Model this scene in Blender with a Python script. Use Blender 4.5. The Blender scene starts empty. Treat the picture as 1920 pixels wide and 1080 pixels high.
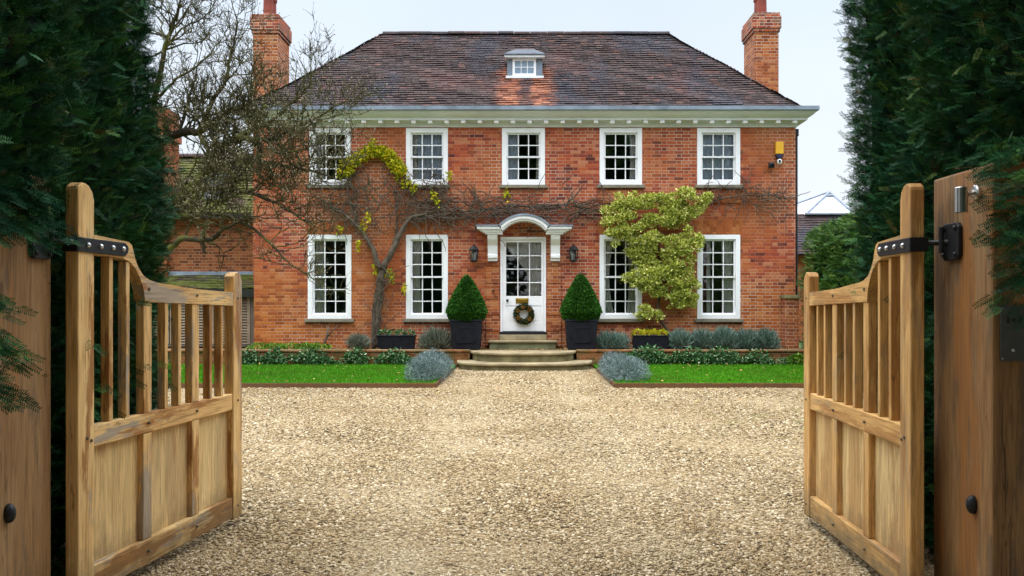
import bpy, bmesh, math, random
import numpy as np
from mathutils import Vector, Matrix

random.seed(7)
rng = np.random.default_rng(7)
R = math.radians
C = bpy.context.scene
F, H = 1560.0, 1.45          # focal length in photo pixels, eye height in metres
VX, VY = 981.0, 570.0        # vanishing point of the drive axis
FY = 19.0                    # distance to the facade

# ------------------------------------------------------------------ camera, sky, sun, exposure
cam = bpy.data.cameras.new('camera'); co = bpy.data.objects.new('camera', cam)
C.collection.objects.link(co); C.camera = co
co.location = (0, 0, H); co.rotation_euler = (R(90), 0, 0)
cam.sensor_width = 36; cam.lens = F / 1920 * 36
cam.shift_x = (960 - VX) / 1920; cam.shift_y = (VY - 540) / 1920
cam.clip_start = 0.05; cam.clip_end = 2000

SUN_DIR = Vector((-0.20, -0.22, 0.95)).normalized()
wd = bpy.data.worlds.new('World'); C.world = wd; wd.use_nodes = True
nt = wd.node_tree; nt.nodes.clear()
wo = nt.nodes.new('ShaderNodeOutputWorld'); bg = nt.nodes.new('ShaderNodeBackground')
sk = nt.nodes.new('ShaderNodeTexSky'); sk.sky_type = 'NISHITA'; sk.sun_disc = False
sk.sun_elevation = math.asin(SUN_DIR.z); sk.sun_rotation = math.atan2(SUN_DIR.x, SUN_DIR.y)
sk.air_density = 1.0; sk.dust_density = 2.0
tc = nt.nodes.new('ShaderNodeTexCoord'); sp = nt.nodes.new('ShaderNodeSeparateXYZ')
nt.links.new(tc.outputs['Generated'], sp.inputs[0])
cr = nt.nodes.new('ShaderNodeValToRGB')          # overcast layer: pale at the horizon, brighter overhead
e = cr.color_ramp.elements
e[0].position = 0.0; e[0].color = (0.232, 0.238, 0.244, 1)
e[1].position = 1.0; e[1].color = (1.05, 1.08, 1.13, 1)
for p, c in ((0.20, (0.205, 0.222, 0.242, 1)), (0.36, (0.186, 0.212, 0.245, 1)), (0.62, (0.85, 0.90, 0.97, 1))):
    q = e.new(p); q.color = c
nt.links.new(sp.outputs['Z'], cr.inputs[0])
cn = nt.nodes.new('ShaderNodeTexNoise'); cn.inputs['Scale'].default_value = 2.2; cn.inputs['Detail'].default_value = 5
nt.links.new(tc.outputs['Generated'], cn.inputs['Vector'])
mr = nt.nodes.new('ShaderNodeMapRange'); mr.inputs['From Min'].default_value = 0.3; mr.inputs['From Max'].default_value = 0.7
mr.inputs['To Min'].default_value = 21.3; mr.inputs['To Max'].default_value = 24.3
nt.links.new(cn.outputs['Fac'], mr.inputs['Value'])
vm = nt.nodes.new('ShaderNodeVectorMath'); vm.operation = 'SCALE'
nt.links.new(cr.outputs['Color'], vm.inputs[0]); nt.links.new(mr.outputs[0], vm.inputs['Scale'])
mx = nt.nodes.new('ShaderNodeMix'); mx.data_type = 'RGBA'; mx.inputs[0].default_value = 0.93
nt.links.new(sk.outputs[0], mx.inputs[6]); nt.links.new(vm.outputs[0], mx.inputs[7])
nt.links.new(mx.outputs[2], bg.inputs[0]); bg.inputs[1].default_value = 0.1
nt.links.new(bg.outputs[0], wo.inputs[0])

sl = bpy.data.lights.new('sun', 'SUN'); so = bpy.data.objects.new('sun', sl); C.collection.objects.link(so)
sl.energy = 1.0; sl.angle = R(22); sl.color = (1, 0.95, 0.88)
so.rotation_euler = SUN_DIR.to_track_quat('Z', 'Y').to_euler(); so.location = (-10, -20, 30)
C.view_settings.view_transform = 'Standard'; C.view_settings.look = 'None'
C.view_settings.exposure = 0.95; C.view_settings.gamma = 1
C.render.engine = 'CYCLES'
try:
    C.cycles.use_denoising = True
    C.cycles.max_bounces = 8; C.cycles.transparent_max_bounces = 12
except Exception:
    pass

# ------------------------------------------------------------------ helpers
def W(px, py, Y):
    return Vector(((px - VX) * Y / F, Y, H - (py - VY) * Y / F))
def fx(px, Y=FY): return (px - VX) * Y / F
def fz(py, Y=FY): return H - (py - VY) * Y / F
BASE = {}

def tag(o, label=None, cat=None, group=None, kind=None):
    if label: o['label'] = label
    if cat: o['category'] = cat
    if group: o['group'] = group
    if kind: o['kind'] = kind
    return o

def thing(name, loc, label, cat, group=None, rotz=0):
    o = bpy.data.objects.new(name, None); C.collection.objects.link(o)
    o.location = loc; o.rotation_euler = (0, 0, rotz); o.empty_display_size = 0.2
    BASE[o.name] = Vector(loc)
    return tag(o, label, cat, group)

def link_mesh(name, me, mats, parent=None, base=None):
    for m in (mats if isinstance(mats, (list, tuple)) else [mats]):
        me.materials.append(m)
    o = bpy.data.objects.new(name, me); C.collection.objects.link(o)
    if parent is not None:
        o.parent = parent; off = BASE[parent.name]
        BASE[o.name] = off
    else:
        off = Vector(base) if base is not None else Vector((0, 0, 0))
        o.location = off; BASE[o.name] = off
    if off.length > 0:
        me.transform(Matrix.Translation(-off))
    return o

class MB:
    def __init__(s): s.v = []; s.f = []; s.m = []
    def add(s, vs, fs, mi=0):
        n = len(s.v); s.v += [tuple(v) for v in vs]
        s.f += [tuple(i + n for i in f) for f in fs]; s.m += [mi] * len(fs)
        return s
    def box(s, x0, x1, y0, y1, z0, z1, mi=0):
        x0, x1 = min(x0, x1), max(x0, x1); y0, y1 = min(y0, y1), max(y0, y1); z0, z1 = min(z0, z1), max(z0, z1)
        v = [(x0, y0, z0), (x1, y0, z0), (x1, y1, z0), (x0, y1, z0), (x0, y0, z1), (x1, y0, z1), (x1, y1, z1), (x0, y1, z1)]
        return s.add(v, [(0, 3, 2, 1), (4, 5, 6, 7), (0, 1, 5, 4), (1, 2, 6, 5), (2, 3, 7, 6), (3, 0, 4, 7)], mi)
    def prism(s, poly, axis, a, b, mi=0):
        def P(p, t): return {'y': (p[0], t, p[1]), 'x': (t, p[0], p[1]), 'z': (p[0], p[1], t)}[axis]
        n = len(poly)
        v = [P(p, a) for p in poly] + [P(p, b) for p in poly]
        f = [tuple(range(n))[::-1], tuple(range(n, 2 * n))] + [(i, (i + 1) % n, n + (i + 1) % n, n + i) for i in range(n)]
        return s.add(v, f, mi)
    def tube(s, pts, rs, n=6, mi=0, caps=True):
        pts = [Vector(p) for p in pts]
        if not isinstance(rs, (list, tuple)): rs = [rs] * len(pts)
        up = Vector((0.13, 0.21, 0.97)); vs = []; pu = None
        for i, p in enumerate(pts):
            d = (pts[min(i + 1, len(pts) - 1)] - pts[max(i - 1, 0)])
            if d.length < 1e-9: d = Vector((0, 0, 1))
            d.normalize()
            if pu is None:
                u = d.cross(up)
                if u.length < 0.1: u = d.cross(Vector((1, 0, 0)))
            else:
                u = pu - d * pu.dot(d)
            u.normalize(); pu = u; w = d.cross(u)
            for k in range(n):
                a = 2 * math.pi * k / n
                vs.append(p + (u * math.cos(a) + w * math.sin(a)) * rs[i])
        fs = []
        for i in range(len(pts) - 1):
            for k in range(n):
                fs.append((i * n + k, i * n + (k + 1) % n, (i + 1) * n + (k + 1) % n, (i + 1) * n + k))
        if caps:
            fs.append(tuple(range(n))[::-1]); fs.append(tuple((len(pts) - 1) * n + k for k in range(n)))
        return s.add(vs, fs, mi)
    def lathe(s, prof, c, n=24, mi=0, rot=0.0):
        vs = []
        for r, z in prof:
            for k in range(n):
                a = 2 * math.pi * k / n + rot
                vs.append((c[0] + r * math.cos(a), c[1] + r * math.sin(a), c[2] + z))
        fs = []
        for i in range(len(prof) - 1):
            for k in range(n):
                fs.append((i * n + k, i * n + (k + 1) % n, (i + 1) * n + (k + 1) % n, (i + 1) * n + k))
        fs.append(tuple(range(n))[::-1]); fs.append(tuple((len(prof) - 1) * n + k for k in range(n)))
        return s.add(vs, fs, mi)
    def build(s, name, mats, parent=None, base=None, bevel=0, smooth=False, fix=True):
        me = bpy.data.meshes.new(name); me.from_pydata(s.v, [], s.f); me.update()
        me.polygons.foreach_set('material_index', s.m)
        if fix and len(s.f) < 60000:
            bm = bmesh.new(); bm.from_mesh(me); bmesh.ops.recalc_face_normals(bm, faces=bm.faces); bm.to_mesh(me); bm.free()
        if smooth: me.polygons.foreach_set('use_smooth', [True] * len(me.polygons))
        if base is None and parent is None and s.v:
            a = np.array(s.v); base = ((a[:, 0].min() + a[:, 0].max()) / 2, (a[:, 1].min() + a[:, 1].max()) / 2, a[:, 2].min())
        o = link_mesh(name, me, mats, parent, base)
        if bevel:
            md = o.modifiers.new('bevel', 'BEVEL'); md.width = bevel; md.segments = 2; md.limit_method = 'ANGLE'; md.angle_limit = R(40)
        return o

def np_mesh(name, V, Fq, rnd=None):
    """V (n,3), Fq (m,k) -> mesh; rnd per-vertex attribute"""
    me = bpy.data.meshes.new(name); V = np.asarray(V, np.float32); Fq = np.asarray(Fq, np.int32)
    k = Fq.shape[1]
    me.vertices.add(len(V)); me.vertices.foreach_set('co', V.ravel())
    me.loops.add(Fq.size); me.loops.foreach_set('vertex_index', Fq.ravel())
    me.polygons.add(len(Fq)); me.polygons.foreach_set('loop_start', np.arange(0, Fq.size, k, dtype=np.int32))
    me.polygons.foreach_set('loop_total', np.full(len(Fq), k, np.int32))
    if rnd is not None:
        a = me.attributes.new('rnd', 'FLOAT', 'POINT'); a.data.foreach_set('value', np.asarray(rnd, np.float32))
    me.update(calc_edges=True); me.validate()
    return me

def scat(TV, TF, pos, Rm, sc):
    n, k = len(pos), len(TV)
    sc = np.asarray(sc, float)
    if sc.ndim == 1: sc = np.repeat(sc[:, None], 3, 1)
    V = np.einsum('nij,nkj->nki', Rm, TV[None] * sc[:, None, :]) + pos[:, None, :]
    Fi = (TF[None] + (np.arange(n) * k)[:, None, None]).reshape(-1, TF.shape[1])
    return V.reshape(-1, 3), Fi, np.repeat(rng.random(n), k)

def frames(d, roll=None, up=None):
    d = d / (np.linalg.norm(d, axis=1, keepdims=True) + 1e-9)
    r = rng.normal(size=d.shape) if up is None else np.asarray(up) + rng.normal(size=d.shape) * (0.3 if roll is None else roll)
    x = np.cross(d, r); x /= (np.linalg.norm(x, axis=1, keepdims=True) + 1e-9)
    z = np.cross(x, d)
    return np.stack([x, d, z], axis=2)

def merge(parts):
    V = []; Fs = []; r = []; n = 0
    for v, f, q in parts:
        V.append(v); Fs.append(f + n); r.append(q); n += len(v)
    return np.concatenate(V), np.concatenate(Fs), np.concatenate(r)

def lump(p, s=1.0, ph=0.0):
    x, y, z = p[..., 0] * s + ph, p[..., 1] * s - ph * 1.7, p[..., 2] * s + ph * 0.6
    return (np.sin(x * 2.1 + 1.3 * np.sin(y * 1.7 + z)) + np.sin(y * 2.7 + 1.1 * np.sin(z * 2.3 - x)) + np.sin(z * 3.1 + 1.2 * np.sin(x * 1.9 + y))) / 3

# leaf templates: leaf along +Y, quads
LEAF = (np.array([(0, 0, 0), (0.32, 0.45, 0.10), (0, 1, -0.05), (-0.32, 0.45, 0.10)]), np.array([(0, 1, 2, 3)]))
NEEDLE = (np.array([(-0.06, 0, 0), (0.06, 0, 0), (0.035, 1, 0.05), (-0.035, 1, 0.05)]), np.array([(0, 1, 2, 3)]))
def yew_sprig():
    v = []; f = []
    def q(a, b, w):
        a, b = Vector(a), Vector(b); d = (b - a).normalized(); s_ = d.cross(Vector((0, 0, 1))).normalized() * w
        m = (a + b) / 2 + Vector((0, 0, 0.012)); n = len(v)
        v.extend([tuple(a), tuple(m + s_), tuple(b), tuple(m - s_)]); f.append((n, n + 1, n + 2, n + 3))
    q((0, 0, 0), (0, 1, 0.02), 0.012)
    for i in range(9):
        t = 0.12 + i * 0.1; L = 0.30 * (1 - 0.45 * t)
        for sgn in (-1, 1):
            q((0, t, 0), (sgn * L * 0.86, t + L * 0.55, 0.04 + 0.03 * ((i * 7) % 3 - 1)), 0.030)
    return np.array(v), np.array(f)
YEW = yew_sprig()

def ico():
    bm = bmesh.new(); bmesh.ops.create_icosphere(bm, subdivisions=1, radius=1)
    v = np.array([x.co[:] for x in bm.verts]); f = np.array([[x.index for x in q.verts] for q in bm.faces]); bm.free()
    return v, f
ICO = ico()

# ------------------------------------------------------------------ materials
class G:
    def __init__(s, name, rough=0.6, spec=0.3, metal=0.0):
        s.m = bpy.data.materials.new(name); s.m.use_nodes = True; s.nt = s.m.node_tree
        s.b = s.nt.nodes['Principled BSDF']
        s.b.inputs['Roughness'].default_value = rough; s.b.inputs['Specular IOR Level'].default_value = spec
        s.b.inputs['Metallic'].default_value = metal
    def n(s, t, ins=None, **pr):
        x = s.nt.nodes.new('ShaderNode' + t)
        for k, v in pr.items(): setattr(x, k, v)
        for k, v in (ins or {}).items(): s.set(x.inputs[k], v)
        return x
    def set(s, sock, v):
        if isinstance(v, bpy.types.NodeSocket): s.nt.links.new(v, sock)
        else:
            if isinstance(v, tuple) and len(v) == 3 and sock.type == 'RGBA': v = (*v, 1)
            sock.default_value = v
    def M(s, op, a, b=0.0, c=0.0):
        return s.n('Math', {0: a, 1: b, 2: c}, operation=op).outputs[0]
    def noise(s, vec, scale, detail=3, rough=0.55):
        return s.n('TexNoise', {'Vector': vec, 'Scale': scale, 'Detail': detail, 'Roughness': rough}).outputs['Fac']
    def ramp(s, fac, stops, interp='LINEAR'):
        x = s.n('ValToRGB', {0: fac}); r = x.color_ramp; r.interpolation = interp
        r.elements[0].position = stops[0][0]; r.elements[0].color = (*stops[0][1], 1)
        r.elements[1].position = stops[-1][0]; r.elements[1].color = (*stops[-1][1], 1)
        for p, c in stops[1:-1]:
            q = r.elements.new(p); q.color = (*c, 1)
        return x.outputs[0]
    def step(s, fac, a, b, lo=0.0, hi=1.0):
        return s.n('MapRange', {'Value': fac, 'From Min': a, 'From Max': b, 'To Min': lo, 'To Max': hi}).outputs[0]
    def mix(s, fac, a, b, mode='MIX'):
        x = s.n('Mix', data_type='RGBA', blend_type=mode); s.set(x.inputs[0], fac); s.set(x.inputs[6], a); s.set(x.inputs[7], b)
        return x.outputs[2]
    def pos(s): return s.n('NewGeometry').outputs['Position']
    def obj(s): return s.n('TexCoord').outputs['Object']
    def scale(s, vec, sc): return s.n('Mapping', {'Vector': vec, 'Scale': sc}).outputs[0]
    def attr(s): return s.n('Attribute', attribute_name='rnd').outputs['Fac']
    def col(s, c): s.set(s.b.inputs['Base Color'], c); return s
    def bump(s, h, strength=0.3, dist=0.01):
        x = s.n('Bump', {'Height': h, 'Strength': strength, 'Distance': dist}); s.set(s.b.inputs['Normal'], x.outputs[0]); return s

def plain(name, c, rough=0.6, spec=0.3, metal=0.0, var=0.25, scale=6.0, bump=0.0):
    g = G(name, rough, spec, metal); p = g.obj(); n = g.noise(p, scale, 5)
    a = tuple(x * (1 - var) for x in c); b = tuple(min(1, x * (1 + var)) for x in c)
    g.col(g.ramp(n, [(0.3, a), (0.7, b)]))
    if bump: g.bump(g.noise(p, scale * 6, 4), bump, 0.005)
    return g.m

def brick_mat(name, stops, mortar=(0.50, 0.37, 0.29), orange=(0.42, 0.13, 0.035), oamt=0.5, moss=None, soldier=False, low=False):
    g = G(name, 0.85, 0.15); p = g.pos(); sx = g.n('SeparateXYZ', {0: p})
    u = g.M('ADD', sx.outputs[0], sx.outputs[1]); v = sx.outputs[2]
    if soldier: u, v = v, u
    wob = g.M('MULTIPLY', g.M('SUBTRACT', g.noise(p, 3.0, 2), 0.5), 0.02)
    v = g.M('ADD', v, wob)
    vr = g.M('DIVIDE', v, 0.075); row = g.M('FLOOR', vr); fv = g.M('FRACT', vr)
    up = g.M('ADD', g.M('DIVIDE', u, 0.3375), g.M('MULTIPLY', row, 0.5)); cell = g.M('FLOOR', up); fr = g.M('FRACT', up)
    ish = g.M('GREATER_THAN', fr, 0.66667)
    xs = g.M('MULTIPLY', g.M('SUBTRACT', fr, g.M('MULTIPLY', ish, 0.66667)), 0.3375)
    ln = g.M('SUBTRACT', 0.225, g.M('MULTIPLY', ish, 0.1125))
    dx = g.M('MINIMUM', xs, g.M('SUBTRACT', ln, xs))
    dz = g.M('MULTIPLY', g.M('MINIMUM', fv, g.M('SUBTRACT', 1.0, fv)), 0.075)
    d = g.M('MINIMUM', dx, dz); mask = g.step(d, 0.004, 0.0085)
    wn = g.n('TexWhiteNoise', {'Vector': g.n('CombineXYZ', {0: g.M('ADD', g.M('MULTIPLY', cell, 2.0), ish), 1: row}).outputs[0]}, noise_dimensions='2D')
    c = g.ramp(wn.outputs['Value'], stops)
    big = g.noise(p, 0.42, 4); c = g.mix(g.step(big, 0.45, 0.62, 0, oamt), c, orange)
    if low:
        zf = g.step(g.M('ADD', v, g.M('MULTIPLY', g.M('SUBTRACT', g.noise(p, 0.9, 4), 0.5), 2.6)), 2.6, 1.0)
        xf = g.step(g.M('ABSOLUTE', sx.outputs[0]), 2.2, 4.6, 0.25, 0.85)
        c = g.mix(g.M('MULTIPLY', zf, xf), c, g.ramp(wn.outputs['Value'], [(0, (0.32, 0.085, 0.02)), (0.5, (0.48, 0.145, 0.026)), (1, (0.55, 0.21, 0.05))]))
    fine = g.noise(p, 26.0, 4); c = g.mix(0.45, c, g.ramp(fine, [(0.25, (0.35, 0.33, 0.33)), (0.75, (1, 1, 1))]), 'MULTIPLY')
    bl = g.noise(p, 1.6, 5); c = g.mix(g.step(bl, 0.57, 0.74, 0, 0.32), c, (0.14, 0.055, 0.04))
    # old paint and lime streaks
    st = g.noise(g.scale(p, (1.4, 1.4, 2.3)), 1.0, 6, 0.7); c = g.mix(g.step(st, 0.60, 0.78, 0, 0.4), c, (0.45, 0.32, 0.24))
    if moss:
        ms = g.noise(p, 5.0, 5); c = g.mix(g.step(ms, 0.45, 0.6, 0, 0.8), c, moss)
    mfade = g.step(g.noise(p, 0.7, 3), 0.38, 0.60, 0.15, 1.0)
    mc = g.mix(mfade, c, mortar)
    c = g.mix(mask, mc, c); g.col(c)
    g.bump(g.M('ADD', mask, g.M('MULTIPLY', fine, 0.4)), 0.6, 0.008)
    return g.m

RED = [(0.0, (0.11, 0.030, 0.024)), (0.10, (0.25, 0.055, 0.033)), (0.45, (0.40, 0.080, 0.036)), (0.75, (0.47, 0.120, 0.045)), (1.0, (0.53, 0.21, 0.11))]
ORG = [(0.0, (0.22, 0.055, 0.022)), (0.4, (0.37, 0.10, 0.03)), (0.75, (0.44, 0.14, 0.04)), (1.0, (0.50, 0.21, 0.08))]
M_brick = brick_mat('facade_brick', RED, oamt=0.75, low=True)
M_brick_or = brick_mat('orange_brick', ORG, oamt=0.3)
M_lintel = brick_mat('rubbed_brick', ORG, oamt=0.4, soldier=True, mortar=(0.36, 0.16, 0.07))
M_chim = brick_mat('chimney_brick', ORG, oamt=0.35)
M_cap = brick_mat('sooty_brick', RED, oamt=0.2, moss=(0.09, 0.07, 0.055))
M_low = brick_mat('mossy_brick', [(0, (0.13, 0.045, 0.02)), (0.5, (0.25, 0.085, 0.03)), (1, (0.33, 0.14, 0.06))], oamt=0.4, moss=(0.10, 0.075, 0.025), mortar=(0.25, 0.18, 0.1))
M_wing = brick_mat('wing_brick', [(0, (0.12, 0.04, 0.02)), (0.5, (0.27, 0.085, 0.03)), (1, (0.36, 0.13, 0.05))], oamt=0.3, mortar=(0.3, 0.2, 0.12))

def tile_mat(name, red_patch=False, moss=False):
    g = G(name, 0.8, 0.2); p = g.pos(); r = g.attr()
    c = g.ramp(r, [(0, (0.034, 0.025, 0.026)), (0.5, (0.050, 0.034, 0.034)), (0.92, (0.068, 0.043, 0.040)), (1, (0.12, 0.058, 0.046))])
    big = g.noise(p, 0.55, 5); c = g.mix(g.step(big, 0.54, 0.72, 0, 0.5), c, (0.13, 0.055, 0.050))
    dk = g.noise(g.scale(p, (1, 0.5, 0.5)), 0.9, 5); c = g.mix(g.step(dk, 0.50, 0.62, 0, 0.7), c, (0.034, 0.038, 0.054))
    if red_patch:
        s = g.n('SeparateXYZ', {0: p}); w = g.M('MULTIPLY', g.M('SUBTRACT', g.noise(p, 2.2, 5), 0.5), 0.7)
        ax = g.M('ADD', g.M('ABSOLUTE', g.M('SUBTRACT', s.outputs[0], 0.06)), w)
        mk = g.M('MULTIPLY', g.step(ax, 0.78, 0.48), g.step(g.M('ADD', s.outputs[2], w), 7.25, 7.05))
        mid = g.step(g.M('ADD', g.M('ABSOLUTE', g.M('SUBTRACT', s.outputs[0], 0.06)), g.M('MULTIPLY', w, 0.6)), 0.08, 0.2, 0.25, 1)
        c = g.mix(g.M('MULTIPLY', g.M('MULTIPLY', mk, mid), g.step(g.noise(g.scale(p, (1, 1, 3)), 5.0, 4), 0.32, 0.5, .35, 1)), c, g.ramp(r, [(0, (0.13, 0.048, 0.03)), (0.5, (0.24, 0.08, 0.042)), (1, (0.33, 0.145, 0.085))]))
    if moss:
        ms = g.noise(p, 2.0, 5); c = g.mix(g.step(ms, 0.38, 0.55, 0, 0.85), c, (0.10, 0.12, 0.018))
    li = g.noise(p, 18.0, 3); c = g.mix(g.step(li, 0.60, 0.72, 0, 0.35), c, (0.30, 0.27, 0.24))
    g.col(c); g.bump(g.noise(p, 40, 3), 0.3, 0.005)
    return g.m
M_tile = tile_mat('clay_roof_tiles', True)
M_tile_moss = tile_mat('mossy_roof_tiles', moss=True)
M_tile_dark = tile_mat('wing_roof_tiles')

M_white = plain('white_paint', (0.85, 0.86, 0.88), 0.45, 0.4, var=0.05, scale=3)
M_whited = plain('aged_white_paint', (0.72, 0.75, 0.77), 0.5, 0.35, var=0.10, scale=1.3)
M_lead = plain('lead_sheet', (0.19, 0.235, 0.29), 0.5, 0.4, var=0.35, scale=2.5)
M_stone = plain('weathered_stone', (0.30, 0.245, 0.15), 0.85, 0.15, var=0.35, scale=3.5, bump=0.3)
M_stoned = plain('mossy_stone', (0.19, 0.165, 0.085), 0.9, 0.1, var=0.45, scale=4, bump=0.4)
M_sill = plain('grey_stone', (0.20, 0.185, 0.14), 0.85, 0.15, var=0.25, scale=5, bump=0.2)
M_iron = plain('black_iron', (0.012, 0.013, 0.016), 0.5, 0.35, var=0.4, scale=30, bump=0.15)
M_black = plain('black_lead_planter', (0.009, 0.010, 0.016), 0.6, 0.2, var=0.4, scale=8, bump=0.1)
M_steel = plain('brushed_steel', (0.55, 0.54, 0.52), 0.28, 0.5, metal=1.0, var=0.1, scale=20)
M_plate = plain('intercom_steel', (0.10, 0.10, 0.105), 0.42, 0.5, metal=0.6, var=0.15, scale=20)
M_bolt = plain('galvanised_bolt', (0.60, 0.62, 0.64), 0.35, 0.5, metal=0.7, var=0.2, scale=60)
M_brass = plain('brass', (0.55, 0.36, 0.06), 0.3, 0.5, metal=1.0, var=0.1, scale=30)
M_yellow = plain('yellow_plastic', (0.75, 0.40, 0.02), 0.45, 0.4, var=0.06)
M_blue = plain('dark_blue_plastic', (0.015, 0.02, 0.06), 0.4, 0.4)
M_curt = plain('linen_curtain', (0.84, 0.82, 0.77), 0.9, 0.1, var=0.08, scale=3)
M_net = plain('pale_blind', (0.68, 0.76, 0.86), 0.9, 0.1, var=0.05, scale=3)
M_red = plain('red_curtain', (0.16, 0.05, 0.045), 0.9, 0.1, var=0.1, scale=3)
M_room = plain('dim_plaster', (0.08, 0.08, 0.085), 0.9, 0.1)
M_pot = plain('terracotta', (0.20, 0.05, 0.035), 0.75, 0.2, var=0.3, scale=3)
M_louv = plain('louvre_timber', (0.30, 0.235, 0.165), 0.7, 0.2, var=0.2, scale=3)
M_louvd = plain('grey_timber', (0.13, 0.115, 0.09), 0.75, 0.2, var=0.25, scale=3)
M_soil = plain('leaf_littered_soil', (0.13, 0.09, 0.045), 0.95, 0.1, var=0.6, scale=14, bump=0.6)
M_ground = plain('rough_grass_ground', (0.05, 0.075, 0.025), 0.95, 0.1, var=0.4, scale=1.5, bump=0.5)

def glass_mat():
    g = G('window_glass'); nt = g.nt; out = nt.nodes['Material Output']; nt.nodes.remove(g.b)
    fr = g.n('Fresnel', {'IOR': 1.6}); tr = g.n('BsdfTransparent', {'Color': (0.95, 0.97, 0.98)}); gl = g.n('BsdfGlossy', {'Roughness': 0.015})
    w = g.noise(g.pos(), 5.0, 2); b = g.n('Bump', {'Height': w, 'Strength': 0.03, 'Distance': 0.01})
    nt.links.new(b.outputs[0], gl.inputs['Normal'])
    mxs = g.n('MixShader'); nt.links.new(g.M('MULTIPLY', fr.outputs[0], 1.3), mxs.inputs[0]); nt.links.new(tr.outputs[0], mxs.inputs[1]); nt.links.new(gl.outputs[0], mxs.inputs[2])
    nt.links.new(mxs.outputs[0], out.inputs['Surface'])
    return g.m
M_glass = glass_mat()

def wood_mat(name, axis, base, dark, grey, wear=0.4, crack=0.5, orange=(0.34, 0.14, 0.036)):
    g = G(name, 0.62, 0.25); p = g.obj()
    a = {'z': (1, 1, 0.07), 'y': (1, 0.07, 1)}[axis]; b = {'z': (1, 1, 0.16), 'y': (1, 0.16, 1)}[axis]
    warp = g.n('Mix', data_type='VECTOR'); g.set(warp.inputs[0], 0.04); g.set(warp.inputs[4], p)
    g.set(warp.inputs[5], g.n('TexNoise', {'Vector': p, 'Scale': 2.0, 'Detail': 2}).outputs['Color']); pv = warp.outputs[1]
    gr = g.noise(g.scale(pv, a), 70, 5, 0.6); c = g.ramp(gr, [(0.25, dark), (0.5, base), (0.78, tuple(min(1, x * 1.22) for x in base))])
    band = g.noise(g.scale(pv, a), 14, 3); c = g.mix(g.step(band, 0.35, 0.7, 0, 0.5), c, tuple(x * 0.72 for x in base))
    pi = g.n('VectorMath', {0: p, 1: g.n('VectorMath', {0: g.n('ObjectInfo').outputs['Random'], 'Scale': 37.0}, operation='SCALE').outputs[0]}, operation='ADD').outputs[0]
    pale = g.noise(g.scale(pi, b), 4.2, 5, 0.65); c = g.mix(g.step(pale, 0.50, 0.62, 0, wear * .7), c, tuple(min(1, x * y) for x, y in zip(base, (1.25, 1.45, 1.7))))
    wr = g.noise(g.scale(pi, b), 6.5, 6, 0.72); c = g.mix(g.step(wr, 0.515, 0.57, 0, wear), c, grey)
    wr2 = g.noise(g.scale(pi, b), 4.6, 6, 0.68); c = g.mix(g.step(wr2, 0.535, 0.575, 0, wear), c, orange)
    ck = g.noise(g.scale(pv, {'z': (1, 1, 0.035), 'y': (1, 0.035, 1)}[axis]), 22, 3, 0.5)
    cm = g.step(g.M('ABSOLUTE', g.M('SUBTRACT', ck, 0.5)), 0.002, 0.010, crack, 0)
    gate = g.step(g.noise(g.scale(p, b), 2.2, 2), 0.48, 0.58); cm = g.M('MULTIPLY', cm, gate)
    ln = g.noise(g.scale(pi, {'z': (1, 1, 0.02), 'y': (1, 0.02, 1)}[axis]), 160, 3, 0.6)
    c = g.mix(0.55, c, g.ramp(ln, [(0.36, (0.45, 0.40, 0.36)), (0.5, (0.95, 0.93, 0.9)), (0.66, (1, 1, 1))]), 'MULTIPLY')
    zz = g.n('SeparateXYZ', {0: g.pos()}).outputs[2]
    dirt = g.step(g.M('ADD', zz, g.M('MULTIPLY', g.noise(p, 9, 5, 0.7), 0.45)), 0.55, 0.20, 0, 0.8)
    c = g.mix(dirt, c, (0.085, 0.070, 0.035))
    kn = g.n('TexVoronoi', {'Vector': g.scale(pi, {'z': (1, 1, 0.4), 'y': (1, 0.4, 1)}[axis]), 'Scale': 3.2}).outputs['Distance']
    c = g.mix(g.step(kn, 0.055, 0.03, 0, 0.7), c, (0.10, 0.045, 0.015))
    c = g.mix(cm, c, (0.03, 0.018, 0.008)); g.col(c)
    g.bump(g.M('SUBTRACT', gr, cm), 0.35, 0.004)
    return g.m
OAK = ((0.76, 0.47, 0.185), (0.32, 0.145, 0.045), (0.36, 0.31, 0.25))
WL = {a: wood_mat('weathered_oak_' + a, a, *OAK, wear=0.85) for a in 'zy'}
WR = {a: wood_mat('fresh_oak_' + a, a, (0.73, 0.435, 0.160), (0.40, 0.19, 0.06), (0.33, 0.26, 0.17), wear=0.5) for a in 'zy'}
M_panel = wood_mat('pale_oak_panel', 'z', (0.78, 0.54, 0.24), (0.44, 0.27, 0.10), (0.42, 0.29, 0.15), wear=0.45, crack=0.35)
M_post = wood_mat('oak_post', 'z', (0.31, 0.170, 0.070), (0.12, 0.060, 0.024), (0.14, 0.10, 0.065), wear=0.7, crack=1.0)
M_edge = wood_mat('red_brown_board', 'y', (0.22, 0.075, 0.03), (0.13, 0.04, 0.018), (0.16, 0.10, 0.06), wear=0.4)

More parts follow.
